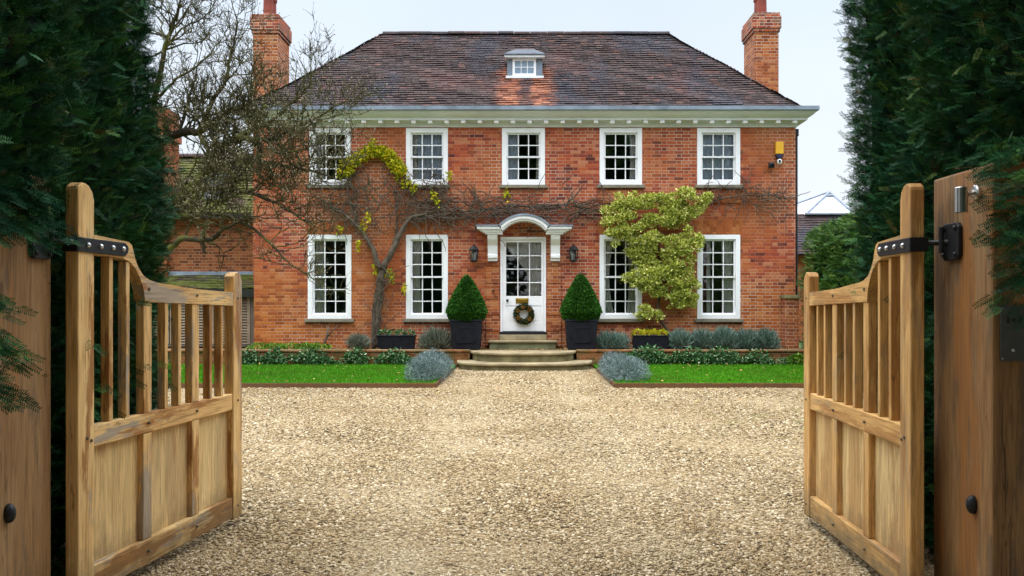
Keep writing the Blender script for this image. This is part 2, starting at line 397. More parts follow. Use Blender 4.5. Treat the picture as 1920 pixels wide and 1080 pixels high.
def leaf_mat(name, stops, rough=0.55, spec=0.25, trans=0.0, big=None, bigscale=2.0):
    g = G(name, rough, spec); c = g.ramp(g.attr(), stops)
    if big: c = g.mix(g.step(g.noise(g.pos(), bigscale, 3), 0.45, 0.65, 0, 0.7), c, big)
    g.col(c)
    if trans:
        out = g.nt.nodes['Material Output']; t = g.n('BsdfTranslucent'); g.set(t.inputs['Color'], c)
        ms = g.n('MixShader', {0: trans}); g.nt.links.new(g.b.outputs[0], ms.inputs[1]); g.nt.links.new(t.outputs[0], ms.inputs[2])
        g.nt.links.new(ms.outputs[0], out.inputs['Surface'])
    return g.m
M_yew = leaf_mat('yew_needles', [(0, (0.008, 0.036, 0.012)), (0.5, (0.018, 0.088, 0.028)), (0.82, (0.034, 0.150, 0.042)), (0.95, (0.09, 0.22, 0.035)), (1, (0.14, 0.09, 0.03))], 0.6, 0.12, big=(0.012, 0.070, 0.044), bigscale=3.0)
M_core = plain('dark_hedge_core', (0.004, 0.010, 0.006), 0.9, 0.05, var=0.5)  # near-black, stands in for the shade inside the hedges
M_shade_tree = leaf_mat('added_tree_leaves', [(0, (0.015, 0.05, 0.012)), (0.6, (0.03, 0.085, 0.018)), (1, (0.09, 0.15, 0.02))])
M_hedge2 = leaf_mat('side_hedge_leaves', [(0, (0.02, 0.075, 0.012)), (0.6, (0.045, 0.13, 0.018)), (1, (0.15, 0.24, 0.025))], big=(0.085, 0.16, 0.02))
M_box = leaf_mat('clipped_box_leaves', [(0, (0.014, 0.06, 0.006)), (0.6, (0.030, 0.12, 0.010)), (1, (0.06, 0.19, 0.02))], 0.6, 0.15)
M_lav = leaf_mat('lavender_leaves', [(0, (0.06, 0.11, 0.085)), (0.5, (0.12, 0.20, 0.16)), (1, (0.24, 0.30, 0.26))], 0.7, 0.1)
M_lavb = leaf_mat('dry_lavender_leaves', [(0, (0.08, 0.09, 0.07)), (0.5, (0.15, 0.17, 0.13)), (1, (0.24, 0.25, 0.19))], 0.7, 0.1)
M_san = leaf_mat('silver_leaves', [(0, (0.06, 0.095, 0.095)), (0.5, (0.14, 0.20, 0.20)), (1, (0.33, 0.39, 0.39))], 0.7, 0.1, big=(0.08, 0.13, 0.11), bigscale=3)
M_ivy = leaf_mat('variegated_ivy', [(0, (0.02, 0.07, 0.02)), (0.6, (0.05, 0.15, 0.045)), (0.85, (0.12, 0.24, 0.09)), (1, (0.40, 0.46, 0.28))], 0.4, 0.35)
M_eu = leaf_mat('cream_edged_leaves', [(0, (0.09, 0.15, 0.012)), (0.3, (0.32, 0.38, 0.04)), (0.65, (0.60, 0.63, 0.12)), (1, (0.86, 0.84, 0.36))], 0.45, 0.3, 0.2)
M_wis = leaf_mat('yellowing_leaves', [(0, (0.15, 0.22, 0.008)), (0.5, (0.46, 0.46, 0.012)), (1, (0.75, 0.58, 0.02))], 0.5, 0.25, 0.25)
M_cover = leaf_mat('bright_ground_cover', [(0, (0.05, 0.14, 0.01)), (0.6, (0.12, 0.27, 0.02)), (1, (0.25, 0.36, 0.05))])
M_grass = leaf_mat('lawn_blades', [(0, (0.04, 0.16, 0.004)), (0.5, (0.07, 0.26, 0.006)), (0.96, (0.12, 0.33, 0.012)), (1, (0.20, 0.24, 0.05))], 0.6, 0.15, 0.2, big=(0.085, 0.17, 0.012), bigscale=1.0)
M_lawn = plain('lawn_turf', (0.045, 0.18, 0.006), 0.95, 0.05, var=0.35, scale=5, bump=0.5)
M_dry = leaf_mat('dried_orange', [(0, (0.20, 0.08, 0.01)), (1, (0.45, 0.22, 0.03))])
def bark_mat(name, stops, scale=9):
    g = G(name, 0.9, 0.1); p = g.pos(); n = g.noise(p, scale, 6, 0.65); g.col(g.ramp(n, stops)); g.bump(g.noise(g.scale(p, (1, 1, 0.3)), 60, 4), 0.6, 0.01); return g.m
M_bark = bark_mat('mossy_bark', [(0.3, (0.022, 0.019, 0.014)), (0.5, (0.055, 0.048, 0.026)), (0.68, (0.11, 0.125, 0.025))], 2.2)
M_twig = bark_mat('lichened_twigs', [(0.3, (0.026, 0.024, 0.015)), (0.55, (0.065, 0.064, 0.024)), (0.75, (0.16, 0.15, 0.085))], 2.5)
M_bud = leaf_mat('furry_buds', [(0, (0.14, 0.11, 0.07)), (1, (0.36, 0.32, 0.23))], 0.8, 0.1)
M_vine = bark_mat('vine_bark', [(0.3, (0.045, 0.035, 0.026)), (0.6, (0.12, 0.095, 0.072)), (0.8, (0.26, 0.21, 0.165))], 6)

def gravel_mat(name, stone):
    g = G(name, 0.85, 0.15); p = g.pos()
    cols = [(0, (0.06, 0.045, 0.028)), (0.14, (0.20, 0.145, 0.08)), (0.42, (0.36, 0.262, 0.135)), (0.78, (0.49, 0.385, 0.23)), (1, (0.74, 0.66, 0.49))]
    if stone: f = g.attr()
    else:
        pw = g.n('VectorMath', {0: p, 1: g.n('VectorMath', {0: g.n('TexNoise', {'Vector': p, 'Scale': 30.0}).outputs['Color'], 'Scale': 0.02}, operation='SCALE').outputs[0]}, operation='ADD').outputs[0]
        v = g.n('TexVoronoi', {'Vector': pw, 'Scale': 56.0, 'Randomness': 1.0}); s = g.n('SeparateColor', {0: v.outputs['Color']}); f = s.outputs[0]
        dist = v.outputs['Distance']
    c = g.ramp(f, cols); big = g.noise(p, 0.5, 4); c = g.mix(g.step(big, 0.42, 0.65, 0, 0.35), c, (0.36, 0.26, 0.135))
    wt = g.noise(g.scale(p, (1, 0.5, 1)), 0.33, 5); c = g.mix(g.step(wt, 0.52, 0.70, 0, 0.22), c, (0.24, 0.20, 0.13))
    sx = g.n('SeparateXYZ', {0: p}); wx = g.M('ADD', sx.outputs[0], g.M('MULTIPLY', g.M('SUBTRACT', g.noise(p, 0.25, 3), 0.5), 2.2))
    trk = g.step(g.M('ABSOLUTE', g.M('SUBTRACT', g.M('ABSOLUTE', wx), 0.85)), 0.38, 0.12, 0, 0.35)
    c = g.mix(g.M('MULTIPLY', trk, g.step(g.noise(p, 1.1, 4), 0.35, 0.6)), c, (0.55, 0.46, 0.30))
    gm = g.M('MULTIPLY', g.step(g.noise(p, 2.6, 5), 0.54, 0.68), g.step(g.n('VectorMath', {0: p, 1: (4.0, 9.5, 0.0)}, operation='DISTANCE').outputs['Value'], 2.8, 0.8, 0, 0.6))
    c = g.mix(gm, c, (0.14, 0.17, 0.03))
    fine = g.noise(p, 90, 3); c = g.mix(0.5, c, g.ramp(fine, [(0.3, (0.55, 0.52, 0.5)), (0.7, (1, 1, 1))]), 'MULTIPLY')
    if not stone:
        c = g.mix(g.step(dist, 0.45, 0.75, 0, 0.8), c, (0.17, 0.12, 0.065)); g.bump(g.M('SUBTRACT', 1.0, dist), 0.8, 0.02)
    g.col(c); return g.m
M_gravel = gravel_mat('gravel_bed', False); M_pebble = gravel_mat('gravel_stones', True)

# ------------------------------------------------------------------ ground
def gz(Y):
    t = min(1, max(0, (Y - 8) / 7)); return 0.08 * t * t * (3 - 2 * t)
def gznp(Y):
    t = np.clip((Y - 8) / 7, 0, 1); return 0.08 * t * t * (3 - 2 * t)
m = MB(); m.add([(-400, -200, -0.03), (400, -200, -0.03), (400, 900, -0.03), (-400, 900, -0.03)], [(0, 1, 2, 3)])
tag(m.build('ground', M_ground, base=(0, 0, -0.03)), kind='structure')
ys = [-3 + i * 0.5 for i in range(44)]; m = MB()
for a, b in zip(ys, ys[1:]):
    m.add([(-9.5, a, gz(a)), (9.5, a, gz(a)), (9.5, b, gz(b)), (-9.5, b, gz(b))], [(0, 1, 2, 3)])
tag(m.build('driveway', M_gravel, base=(0, 0, 0)), kind='structure')
parts = []
for y0, y1, dens, smin, smax in ((2.9, 5.0, 5200, 0.005, 0.0135), (5.0, 8.0, 2700, 0.007, 0.0150), (8.0, 13.7, 900, 0.009, 0.0185), (13.7, 17.0, 700, 0.012, 0.022)):
    hw = min(4.6, 0.67 * y1 + 0.2) if y0 < 13 else 1.4
    n = int((y1 - y0) * 2 * hw * dens)
    pos = np.stack([rng.uniform(-hw, hw, n), rng.uniform(y0, y1, n), np.zeros(n)], 1)
    s = smin + (smax - smin) * rng.random(n) ** 1.6
    pos[:, 2] = gznp(pos[:, 1]) + s * 0.10 + 0.004 * lump(pos, 1.3)
    sc = np.stack([s * rng.uniform(0.75, 1.35, n), s, s * rng.uniform(0.4, 0.7, n)], 1)
    d = np.stack([rng.normal(size=n), rng.normal(size=n), rng.normal(size=n) * 0.25], 1)
    tv = ICO[0] + rng.normal(size=ICO[0].shape) * 0.13
    parts.append(scat(tv, ICO[1], pos, frames(d, 0.25, (0, 0, 1)), sc))
V, Fi, r = merge(parts)
o = link_mesh('gravel', np_mesh('gravel', V, Fi, r), M_pebble)
tag(o, 'honey coloured loose gravel covering the drive', 'gravel', kind='stuff')

# ------------------------------------------------------------------ house
house = thing('brick_house', (0.03, 21.4, 0.0), 'two storey red brick house with white sash windows and hipped tiled roof', 'house')
XL, XR, YB = -6.15, 6.22, 24.05
UP = [(580, 658), (761, 840), (941, 1022), (1124, 1204), (1307, 1388)]
LO = [(577, 659), (761, 840), (1124, 1204), (1307, 1388)]
holes = [(fx(a), fx(b), fz(347), fz(240)) for a, b in UP] + [(fx(a), fx(b), fz(598), fz(440)) for a, b in LO] + [(fx(938), fx(1024), fz(627), fz(444))]
def holed_wall(m, x0, x1, z0, z1, hs, y0, y1):
    xs = sorted({x0, x1, *[h[0] for h in hs], *[h[1] for h in hs]}); zs = sorted({z0, z1, *[h[2] for h in hs], *[h[3] for h in hs]})
    for a, b in zip(xs, xs[1:]):
        for c, d in zip(zs, zs[1:]):
            cx, cz = (a + b) / 2, (c + d) / 2
            if any(h[0] < cx < h[1] and h[2] < cz < h[3] for h in hs): continue
            m.add([(a, y0, c), (b, y0, c), (b, y0, d), (a, y0, d)], [(0, 1, 2, 3)])
            m.add([(a, y1, c), (b, y1, c), (b, y1, d), (a, y1, d)], [(3, 2, 1, 0)], 1)
    for a, b, c, d in hs:
        m.add([(a, y0, c), (b, y0, c), (b, y0, d), (a, y0, d), (a, y1, c), (b, y1, c), (b, y1, d), (a, y1, d)],
              [(0, 4, 5, 1), (1, 5, 6, 2), (2, 6, 7, 3), (3, 7, 4, 0)])
m = MB(); holed_wall(m, XL, XR, 0.0, 5.62, holes, FY, FY + 0.28)
for x in (XL, XR): m.add([(x, FY, 0), (x, YB, 0), (x, YB, 5.62), (x, FY, 5.62)], [(0, 1, 2, 3)])
m.add([(XL, YB, 0), (XR, YB, 0), (XR, YB, 5.62), (XL, YB, 5.62)], [(0, 1, 2, 3)])
m.box(XL + .02, XR - .02, FY + .28, YB - .02, 0.40, 0.5, 1); m.box(XL + .02, XR - .02, FY + .281, YB - .02, fz(425), fz(370), 1)
m.box(XL + .02, XR - .02, FY + 3.2, FY + 3.3, 0.5, 5.6, 1); m.box(XL + .02, XR - .02, FY + .282, YB - .02, 5.56, 5.62, 1)
m.build('wall', [M_brick, M_room], house, fix=False)

# aprons under the upper windows, flat arches over the lower ones, string course
for a, b in UP:
    if (a, b) == (941, 1022): continue
    MB().box(fx(a - 2), fx(b + 2), FY - 0.022, FY + 0.01, fz(381), fz(357)).build('window_apron', M_brick_or, house)
for a, b in LO:
    A, B = fx(a), fx(b); z0, z1 = fz(439.5), fz(413)
    MB().prism([(A, z0), (B, z0), (B + 0.09, z1), (A - 0.09, z1)], 'y', FY - 0.006, FY + 0.01).build('flat_arch', M_lintel, house)

def curtain(x0, x1, z0, z1, y, parent, mt, waves=4, gather=0.0, amp=0.022):
    n = waves * 8; mm = MB(); vs = []; rows = 7
    for j in range(rows + 1):
        t = j / rows; z = z0 + (z1 - z0) * t
        for i in range(n + 1):
            u = i / n; w = 1 - gather * math.sin(t * math.pi) * 0.6
            x = x0 + (x1 - x0) * u * w
            vs.append((x, y + amp * math.sin(u * waves * 2 * math.pi + 0.5 * t), z))
    fs = [(j * (n + 1) + i, j * (n + 1) + i + 1, (j + 1) * (n + 1) + i + 1, (j + 1) * (n + 1) + i) for j in range(rows) for i in range(n)]
    mm.add(vs, fs); return mm.build('curtain', mt, parent, smooth=True, fix=False)

def window(px0, px1, py0, py1, rows, curts):
    x0, x1, z0, z1 = fx(px0) + .002, fx(px1) - .002, fz(py1) + .002, fz(py0) - .002
    fw = 0.105; yf = FY + 0.0
    m = MB(); y0, y1 = FY - 0.012, FY + 0.13
    m.box(x0, x0 + fw, y0, y1, z0, z1); m.box(x1 - fw, x1, y0, y1, z0, z1)
    m.box(x0 + fw, x1 - fw, y0 + .001, y1, z1 - fw, z1); m.box(x0 + fw, x1 - fw, y0 + .001, y1, z0, z0 + fw * 0.95)
    w = m.build('window', M_white, house, bevel=0.006)
    a, b, c, d = x0 + fw, x1 - fw, z0 + fw * .95, z1 - fw
    mid = c + (d - c) * 0.5
    for (zz0, zz1, ya, n) in ((mid - .018, d, FY + .035, rows // 2), (c, mid + .018, FY + .075, rows - rows // 2)):
        s = MB(); st = 0.036
        s.box(a, a + st, ya, ya + .038, zz0, zz1); s.box(b - st, b, ya, ya + .038, zz0, zz1)
        s.box(a + st, b - st, ya, ya + .038, zz1 - st, zz1); s.box(a + st, b - st, ya, ya + .038, zz0, zz0 + st)
        for i in (1, 2):
            xc = a + st + (b - a - 2 * st) * i / 3; s.box(xc - .0115, xc + .0115, ya + .004, ya + .03, zz0 + st, zz1 - st)
        for i in range(1, n):
            zc = zz0 + st + (zz1 - zz0 - 2 * st) * i / n; s.box(a + st, b - st, ya + .006, ya + .028, zc - .011, zc + .011)
        s.build('sash', M_white, w)
        MB().box(a + st * .6, b - st * .6, ya + .0155, ya + .0185, zz0 + st * .6, zz1 - st * .6).build('pane', M_glass, w)
    MB().box(x0 - .06, x1 + .06, FY - 0.075, FY + .1, z0 - .075, z0 - .002).build('sill', M_sill, w, bevel=0.008)
    for (u0, u1, mt, wv, gth) in curts:
        curtain(a + (b - a) * u0, a + (b - a) * u1, c - .05, d + .05, FY + .165, w, mt, wv, gth)
    return w
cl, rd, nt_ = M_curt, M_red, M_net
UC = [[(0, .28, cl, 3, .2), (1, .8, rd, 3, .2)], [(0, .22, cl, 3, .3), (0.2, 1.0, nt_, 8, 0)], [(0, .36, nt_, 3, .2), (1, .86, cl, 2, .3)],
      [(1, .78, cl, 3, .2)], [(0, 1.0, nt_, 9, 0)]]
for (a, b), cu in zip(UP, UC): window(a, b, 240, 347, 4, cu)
LC = [[(0, .36, cl, 4, .3)], [(0, .34, cl, 4, .35)], [(0, .34, cl, 4, .8), (1, .68, cl, 4, .5)], [(0, .2, rd, 2, .1), (.14, .32, cl, 2, .2), (1, .62, cl, 5, .1)]]
for (a, b), cu in zip(LO, LC): window(a, b, 440, 598, 6, cu)

# cornice, gutter
def ring(prof, x0, x1, y0, y1):
    m = MB(); vs = []
    for off, z in prof:
        vs += [(x0 - off, y0 - off, z), (x1 + off, y0 - off, z), (x1 + off, y1 + off, z), (x0 - off, y1 + off, z)]
    fs = []
    for i in range(len(prof) - 1):
        for k in range(4): fs.append((i * 4 + k, i * 4 + (k + 1) % 4, (i + 1) * 4 + (k + 1) % 4, (i + 1) * 4 + k))
    return m.add(vs, fs)
cor = ring([(0.0, 5.485), (0.025, 5.485), (0.025, 5.525), (0.035, 5.53), (0.035, 5.612), (0.205, 5.612), (0.205, 5.655), (0.235, 5.665), (0.29, 5.70), (0.34, 5.745), (0.36, 5.765), (0.365, 5.79), (0.0, 5.80)], XL, XR, FY, YB).build('cornice', M_whited, house)
g_ = ring([(0.34, 5.785), (0.395, 5.785), (0.405, 5.80), (0.405, 5.885), (0.37, 5.892), (0.10, 5.865), (0.0, 5.84)], XL, XR, FY, YB).build('gutter', M_lead, cor)
md0 = None
for i in range(34):
    x = -6.24 + i * 0.3755
    o = MB().box(x - .05, x + .05, FY - .185, FY - .034, 5.545, 5.611).build('modillion', M_white, cor, bevel=0.006) if md0 is None else md0.copy()
    if md0 is None: md0 = o; X0 = x
    else:
        C.collection.objects.link(o); o.location = (x - X0, 0, 0)

# roof of individual clay tiles
def tile_slope(m, el, er, rl, rr, n, tw=0.168, lift=0.030, jit=0.006, seed=1, hole=None):
    rd_ = random.Random(seed); el, er, rl, rr = map(Vector, (el, er, rl, rr))
    nrm = (er - el).cross(rl - el).normalized(); out = []
    if nrm.z < 0: nrm = -nrm
    ux = (er - el).normalized(); L = (er - el).length
    tl0, tr0 = (rl - el).dot(ux), (rr - el).dot(ux); upv = ((rl + rr) / 2 - (el + er) / 2); upv -= ux * upv.dot(ux)
    sag = [0.010 * math.sin(i * 1.7) for i in range(40)]
    for i in range(n):
        t0, t1 = i / n, min(1.0, (i + 1.35) / n)
        xl = tl0 * t0; xr = L + (tr0 - L) * t0
        k = 0; x = xl - rd_.random() * tw * 0.5 - (tw / 2 if i % 2 else 0)
        while x < xr:
            a, b = max(x, xl - .03) + .003, min(x + tw, xr + .03) - .003
            x += tw
            if b - a < .03: continue
            wv = 0.012 * math.sin(a * 1.3 + i * .3) + 0.006 * math.sin(a * 4.1 + i)
            j0 = lift + rd_.uniform(-jit, jit) + wv; dz = rd_.uniform(-.008, .008)
            A = el + ux * a + upv * t0 + nrm * j0 + upv.normalized() * dz; B = el + ux * b + upv * t0 + nrm * (j0 + rd_.uniform(-.004, .004)) + upv.normalized() * dz
            D = el + ux * a + upv * t1 + nrm * (.002 + wv); Cc = el + ux * b + upv * t1 + nrm * (.002 + wv)
            th = nrm * -0.026
            m.add([A, B, Cc, D, A + th, B + th], [(0, 1, 2, 3), (4, 5, 1, 0)])
            out += [rd_.random()] * 6
    m.add([el - nrm * .02, er - nrm * .02, rr - nrm * .02, rl - nrm * .02], [(0, 1, 2, 3)]); out += [0.2] * 4
    return out
def with_rnd(o, r):
    a = o.data.attributes.new('rnd', 'FLOAT', 'POINT'); a.data.foreach_set('value', np.array(r, np.float32)); return o
EY0, EY1, EZ, EXL, EXR = 18.70, 24.2, 5.85, -6.24, 6.27
RY, RZ, RXL, RXR = 21.4, 8.40, -3.55, 3.65
m = MB(); r = tile_slope(m, (EXL, EY0, EZ), (EXR, EY0, EZ), (RXL, RY, RZ), (RXR, RY, RZ), 39, seed=3)
r += tile_slope(m, (EXR, EY0, EZ), (EXR, EY1, EZ), (RXR, RY, RZ), (RXR, RY, RZ), 39, seed=4)
r += tile_slope(m, (EXL, EY1, EZ), (EXL, EY0, EZ), (RXL, RY, RZ), (RXL, RY, RZ), 39, seed=5)
r += tile_slope(m, (EXR, EY1, EZ), (EXL, EY1, EZ), (RXR, RY, RZ), (RXL, RY, RZ), 20, tw=.3, seed=6)
roof = with_rnd(m.build('roof', M_tile, house, fix=False), r)
m = MB(); r = []; x = RXL - .05
while x < RXR + .05:
    L = 0.43 + random.uniform(-.02, .02); z = RZ - .03 + random.uniform(-.008, .008)
    pr = [(0.12 * math.cos(a), 0.09 * math.sin(a)) for a in [math.pi * k / 6 for k in range(7)]]
    m.prism([(RY + p, z + q) for p, q in pr], 'x', x, min(x + L - .012, RXR + .1)); r += [random.uniform(.3, .95)] * 14; x += L
with_rnd(m.build('ridge_tiles', M_tile_dark, roof), r)

# dormer
DY = 19.72
dx0, dx1 = fx(951, DY), fx(1017, DY); dz0, dz1 = fz(147, DY), fz(110, DY)
m = MB(); m.box(dx0, dx1, DY, DY + 1.4, dz0 + .02, dz1); dorm = m.build('dormer', M_lead, house)
wx0, wx1 = fx(961, DY), fx(1005, DY)
m = MB(); y0 = DY - .03
for b in ((wx0, wx0 + .055), (wx1 - .055, wx1)): m.box(b[0], b[1], y0, DY - .002, dz0 + .05, dz1 - .004)
m.box(wx0 + .055, wx1 - .055, y0, DY - .002, dz1 - .06, dz1 - .004); m.box(wx0 + .055, wx1 - .055, y0, DY - .002, dz0 + .05, dz0 + .11)
for i in (1, 2):
    xc = wx0 + .055 + (wx1 - wx0 - .11) * i / 3; m.box(xc - .008, xc + .008, y0 + .005, DY - .003, dz0 + .11, dz1 - .06)
zc = (dz0 + .11 + dz1 - .06) / 2; m.box(wx0 + .055, wx1 - .055, y0 + .006, DY - .004, zc - .008, zc + .008)
m.build('dormer_frame', M_white, dorm)
MB().box(wx0 + .05, wx1 - .05, DY - .014, DY - .010, dz0 + .1, dz1 - .05).build('dormer_glass', plain('grey_glass', (0.22, 0.30, 0.38), 0.1, 0.6, var=0.1), dorm)
MB().box(dx0 - .03, dx1 + .03, DY - .07, DY + .12, dz0 - .015, dz0 + .045).build('dormer_sill', M_whited, dorm, bevel=.005)
ex0, ex1, ez = fx(946, DY), fx(1021, DY), dz1
m = MB(); m.box(ex0, ex1, DY - .13, DY + 1.3, ez + .001, ez + .05); m.build('dormer_eaves', M_whited, dorm, bevel=.006)
zt = fz(95, DY); xm = (ex0 + ex1) / 2
m = MB(); e0, e1, zz0, zz1 = ex0 - .012, ex1 + .012, ez + .052, zt + .02
m.box(e0, e1, DY - .15, DY + 1.4, zz0, zz0 + .025)
m.add([(e0, DY - .15, zz0 + .026), (e1, DY - .15, zz0 + .026), (e1, DY + 1.5, zz0 + .026), (e0, DY + 1.5, zz0 + .026), (xm - .22, DY - .05, zz1), (xm + .22, DY - .05, zz1), (xm + .22, DY + 1.5, zz1), (xm - .22, DY + 1.5, zz1)],
      [(0, 1, 5, 4), (1, 2, 6, 5), (3, 0, 4, 7), (4, 5, 6, 7), (2, 3, 7, 6)])
m.build('dormer_roof', plain('dark_lead', (0.095, 0.115, 0.15), .55, .3, var=.3, scale=4), dorm)

# chimneys
def chimney(x0, x1, top, zb, pots, label):
    yf, yb = 20.6, 21.6
    m = MB(); m.box(x0, x1, yf, yb, zb, top - .52)
    c = m.build('chimney', M_chim, house, bevel=.008); tag(c, label)
    m = MB(); m.box(x0 - .03, x1 + .03, yf - .03, yb + .03, top - .52, top - .44); m.box(x0 - .055, x1 + .055, yf - .055, yb + .055, top - .44, top - .13)
    m.box(x0 - .03, x1 + .03, yf - .03, yb + .03, top - .13, top - .04)
    m.build('chimney_cap', M_cap, c, bevel=.012)
    for px_, py_ in pots:
        MB().lathe([(.13, -.05), (.14, .04), (.125, .08), (.115, .5), (.14, .54), (.14, .62), (.11, .62)], (px_, py_, top - .03), 16).build('chimney_pot', M_pot, c, smooth=False)
chimney(fx(474, 20.6), fx(521, 20.6), fz(25, 20.6) + .02, 0.3, ((fx(502, 20.8), 20.85), (fx(507, 21.2), 21.3)), 'brick chimney with two dark red pots behind the bare tree')
chimney(fx(1415, 20.6), fx(1460, 20.6), fz(22, 20.6) + .02, 5.5, ((fx(1428, 20.9), 20.9), (fx(1424, 21.3), 21.35)), 'brick chimney with lichened cap at the right end of the roof')

# front door
ddx0, ddx1, ddz0, ddz1 = fx(938) + .002, fx(1024) - .002, fz(622), fz(444) - .002
m = MB(); m.box(ddx0, ddx0 + .05, FY - .015, FY + .14, ddz0, ddz1); m.box(ddx1 - .05, ddx1, FY - .015, FY + .14, ddz0, ddz1); m.box(ddx0 + .05, ddx1 - .05, FY - .014, FY + .14, ddz1 - .06, ddz1)
m.build('door_frame', M_white, house, bevel=.005)
gx0, gx1, gz0, gz1 = fx(949), fx(1015), fz(555), fz(454)
a, b = ddx0 + .052, ddx1 - .052; y0, y1 = FY + .03, FY + .08
m = MB(); m.box(a, gx0, y0, y1, ddz0 + .01, ddz1 - .062); m.box(gx1, b, y0, y1, ddz0 + .01, ddz1 - .062)
m.box(gx0, gx1, y0 + .001, y1, gz1, ddz1 - .062); m.box(gx0, gx1, y0 + .001, y1, fz(573), gz0); m.box(gx0, gx1, y0 + .001, y1, ddz0 + .01, fz(604))
m.box(gx0, gx1, y0 + .016, y1 - .01, fz(604), fz(573))
m.box(gx0 + .03, gx1 - .03, y0 + .006, y0 + .02, fz(602), fz(576))
for i in (1, 2):
    xc = gx0 + (gx1 - gx0) * i / 3; m.box(xc - .011, xc + .011, y0 + .004, y1 - .005, gz0, gz1)
for i in (1, 2, 3):
    zc = gz0 + (gz1 - gz0) * i / 4; m.box(gx0, gx1, y0 + .006, y1 - .006, zc - .011, zc + .011)
door = m.build('door', M_white, house, bevel=.004)
MB().box(gx0 - .005, gx1 + .005, y0 + .024, y0 + .027, gz0 - .005, gz1 + .005).build('pane', M_glass, door)
curtain(gx1 + .03, gx0 + (gx1 - gx0) * .60, gz0 - .1, gz1 + .1, FY + .14, door, M_curt, 5, 0.0)
mm = MB(); n = 24; vs = []                                 # the swept net curtain behind the upper panes
for j in range(9):
    t = j / 8
    for i in range(n + 1):
        u = i / n; zz = gz1 + .05 - t * (0.10 + 0.62 * u ** 1.2) * (gz1 - gz0)
        vs.append((gx0 - .03 + u * (gx1 - gx0) * .72, FY + .19 + .015 * math.sin(t * 16 + u * 5), zz))
mm.add(vs, [(j * (n + 1) + i, j * (n + 1) + i + 1, (j + 1) * (n + 1) + i + 1, (j + 1) * (n + 1) + i) for j in range(8) for i in range(n)])
mm.build('curtain', M_curt, door, smooth=True, fix=False)
m = MB(); m.box(fx(967), fx(991), y0 - .012, y0 + .002, fz(569), fz(559)); m.box(fx(970), fx(988), y0 - .018, y0 - .012, fz(567), fz(561)); m.build('letter_plate', M_brass, door, bevel=.003)
m = MB(); m.lathe([(.03, 0), (.03, .008), (.012, .012), (.012, .04), (.03, .05), (.032, .065), (.02, .08)], (0, 0, 0), 14)
for i, v in enumerate(m.v): m.v[i] = (v[0] + fx(951.5), y0 - v[2], v[1] + fz(563.5))
m.build('door_knob', M_iron, door, smooth=True)
MB().box(ddx0 - .01, ddx1 + .01, FY - .06, FY + .2, fz(627) - .002, ddz0 - .002).build('threshold', M_iron, house)

# brick door surrounds with sunk joints
for a_, b_ in ((911, 936.5), (1025.5, 1052)):
    m = MB(); z = fz(651)
    for top in (622, 592, 562, 532, 500, 470, 444):
        zt = fz(top); m.box(fx(a_), fx(b_), FY - .035, FY + .01, z + .018, zt); z = zt
    m.build('door_surround', M_brick_or, house, bevel=.006)

# canopy
CY = 18.58; K = CY / F
def kx(p): return (p - VX) * K
def kz(p): return H - (p - VY) * K
m = MB(); cx, cz = kx(983), kz(466)
def arc(r0, r1, a0, a1, n=28):
    o_ = [(cx + r0 * math.sin(a0 + (a1 - a0) * i / n), cz + r0 * math.cos(a0 + (a1 - a0) * i / n)) for i in range(n + 1)]
    i_ = [(cx + r1 * math.sin(a0 + (a1 - a0) * i / n), cz + r1 * math.cos(a0 + (a1 - a0) * i / n)) for i in range(n + 1)]
    return o_, i_
def arcband(m, r0, r1, ya, yb, ang=0.87):
    o_, i_ = arc(r0, r1, -ang, ang)
    for k in range(len(o_) - 1): m.prism([o_[k], o_[k + 1], i_[k + 1], i_[k]], 'y', ya, yb)
arcband(m, 62 * K, 56 * K, CY, FY - .002); arcband(m, 56 * K, 52.5 * K, CY + .03, FY - .002)
for sg in (-1, 1):
    def bx_(p0, p1, q0, q1, dy):
        xx = sorted((kx(983 + sg * p0), kx(983 + sg * p1))); m.box(xx[0], xx[1], CY + dy, FY - .003, kz(q1), kz(q0))
    bx_(43, 89, 424.2, 429, 0.0); bx_(43, 84, 429.01, 432, .03); bx_(42, 79, 432.01, 435, .055); bx_(41, 74, 435.01, 438, .08)
can = m.build('door_canopy', M_white, house, bevel=.004)
m = MB(); arcband(m, 65.5 * K, 62.05 * K, CY - .02, FY - .002, 0.86)
for sg in (-1, 1):
    xx = sorted((kx(983 + sg * 47), kx(983 + sg * 91))); m.box(xx[0], xx[1], CY - .02, FY - .003, kz(424), kz(421.3))
m.build('canopy_lead', M_lead, can)
for a_, b_ in ((913.5, 932), (1033.5, 1051)):
    m = MB(); zt, zb = kz(438.2), kz(488)
    m.prism([(FY - .037, zb), (FY - .10, zb), (FY - .11, zb + .06), (FY - .15, zb + .07), (FY - .15, zb + .13), (FY - .12, zb + .16), (FY - .16, zb + .35), (FY - .27, zb + .48), (FY - .32, zt), (FY - .037, zt)], 'x', kx(a_), kx(b_))
    m.build('bracket', M_white, can, bevel=.004)
# rain hopper under the right end of the eaves
m = MB(); m.box(XR + .01, XR + .09, FY + .05, FY + .17, 5.30, 5.46); m.tube([(XR + .05, FY + .11, 5.3), (XR + .05, FY + .11, .1)], .035, 8); m.build('downpipe', M_iron, house)
# pale weathered bell push
MB().lathe([(.028, 0), (.028, .02), (.018, .03)], (fx(925), FY - .06, fz(546)), 12).build('bell_push', M_iron, house)

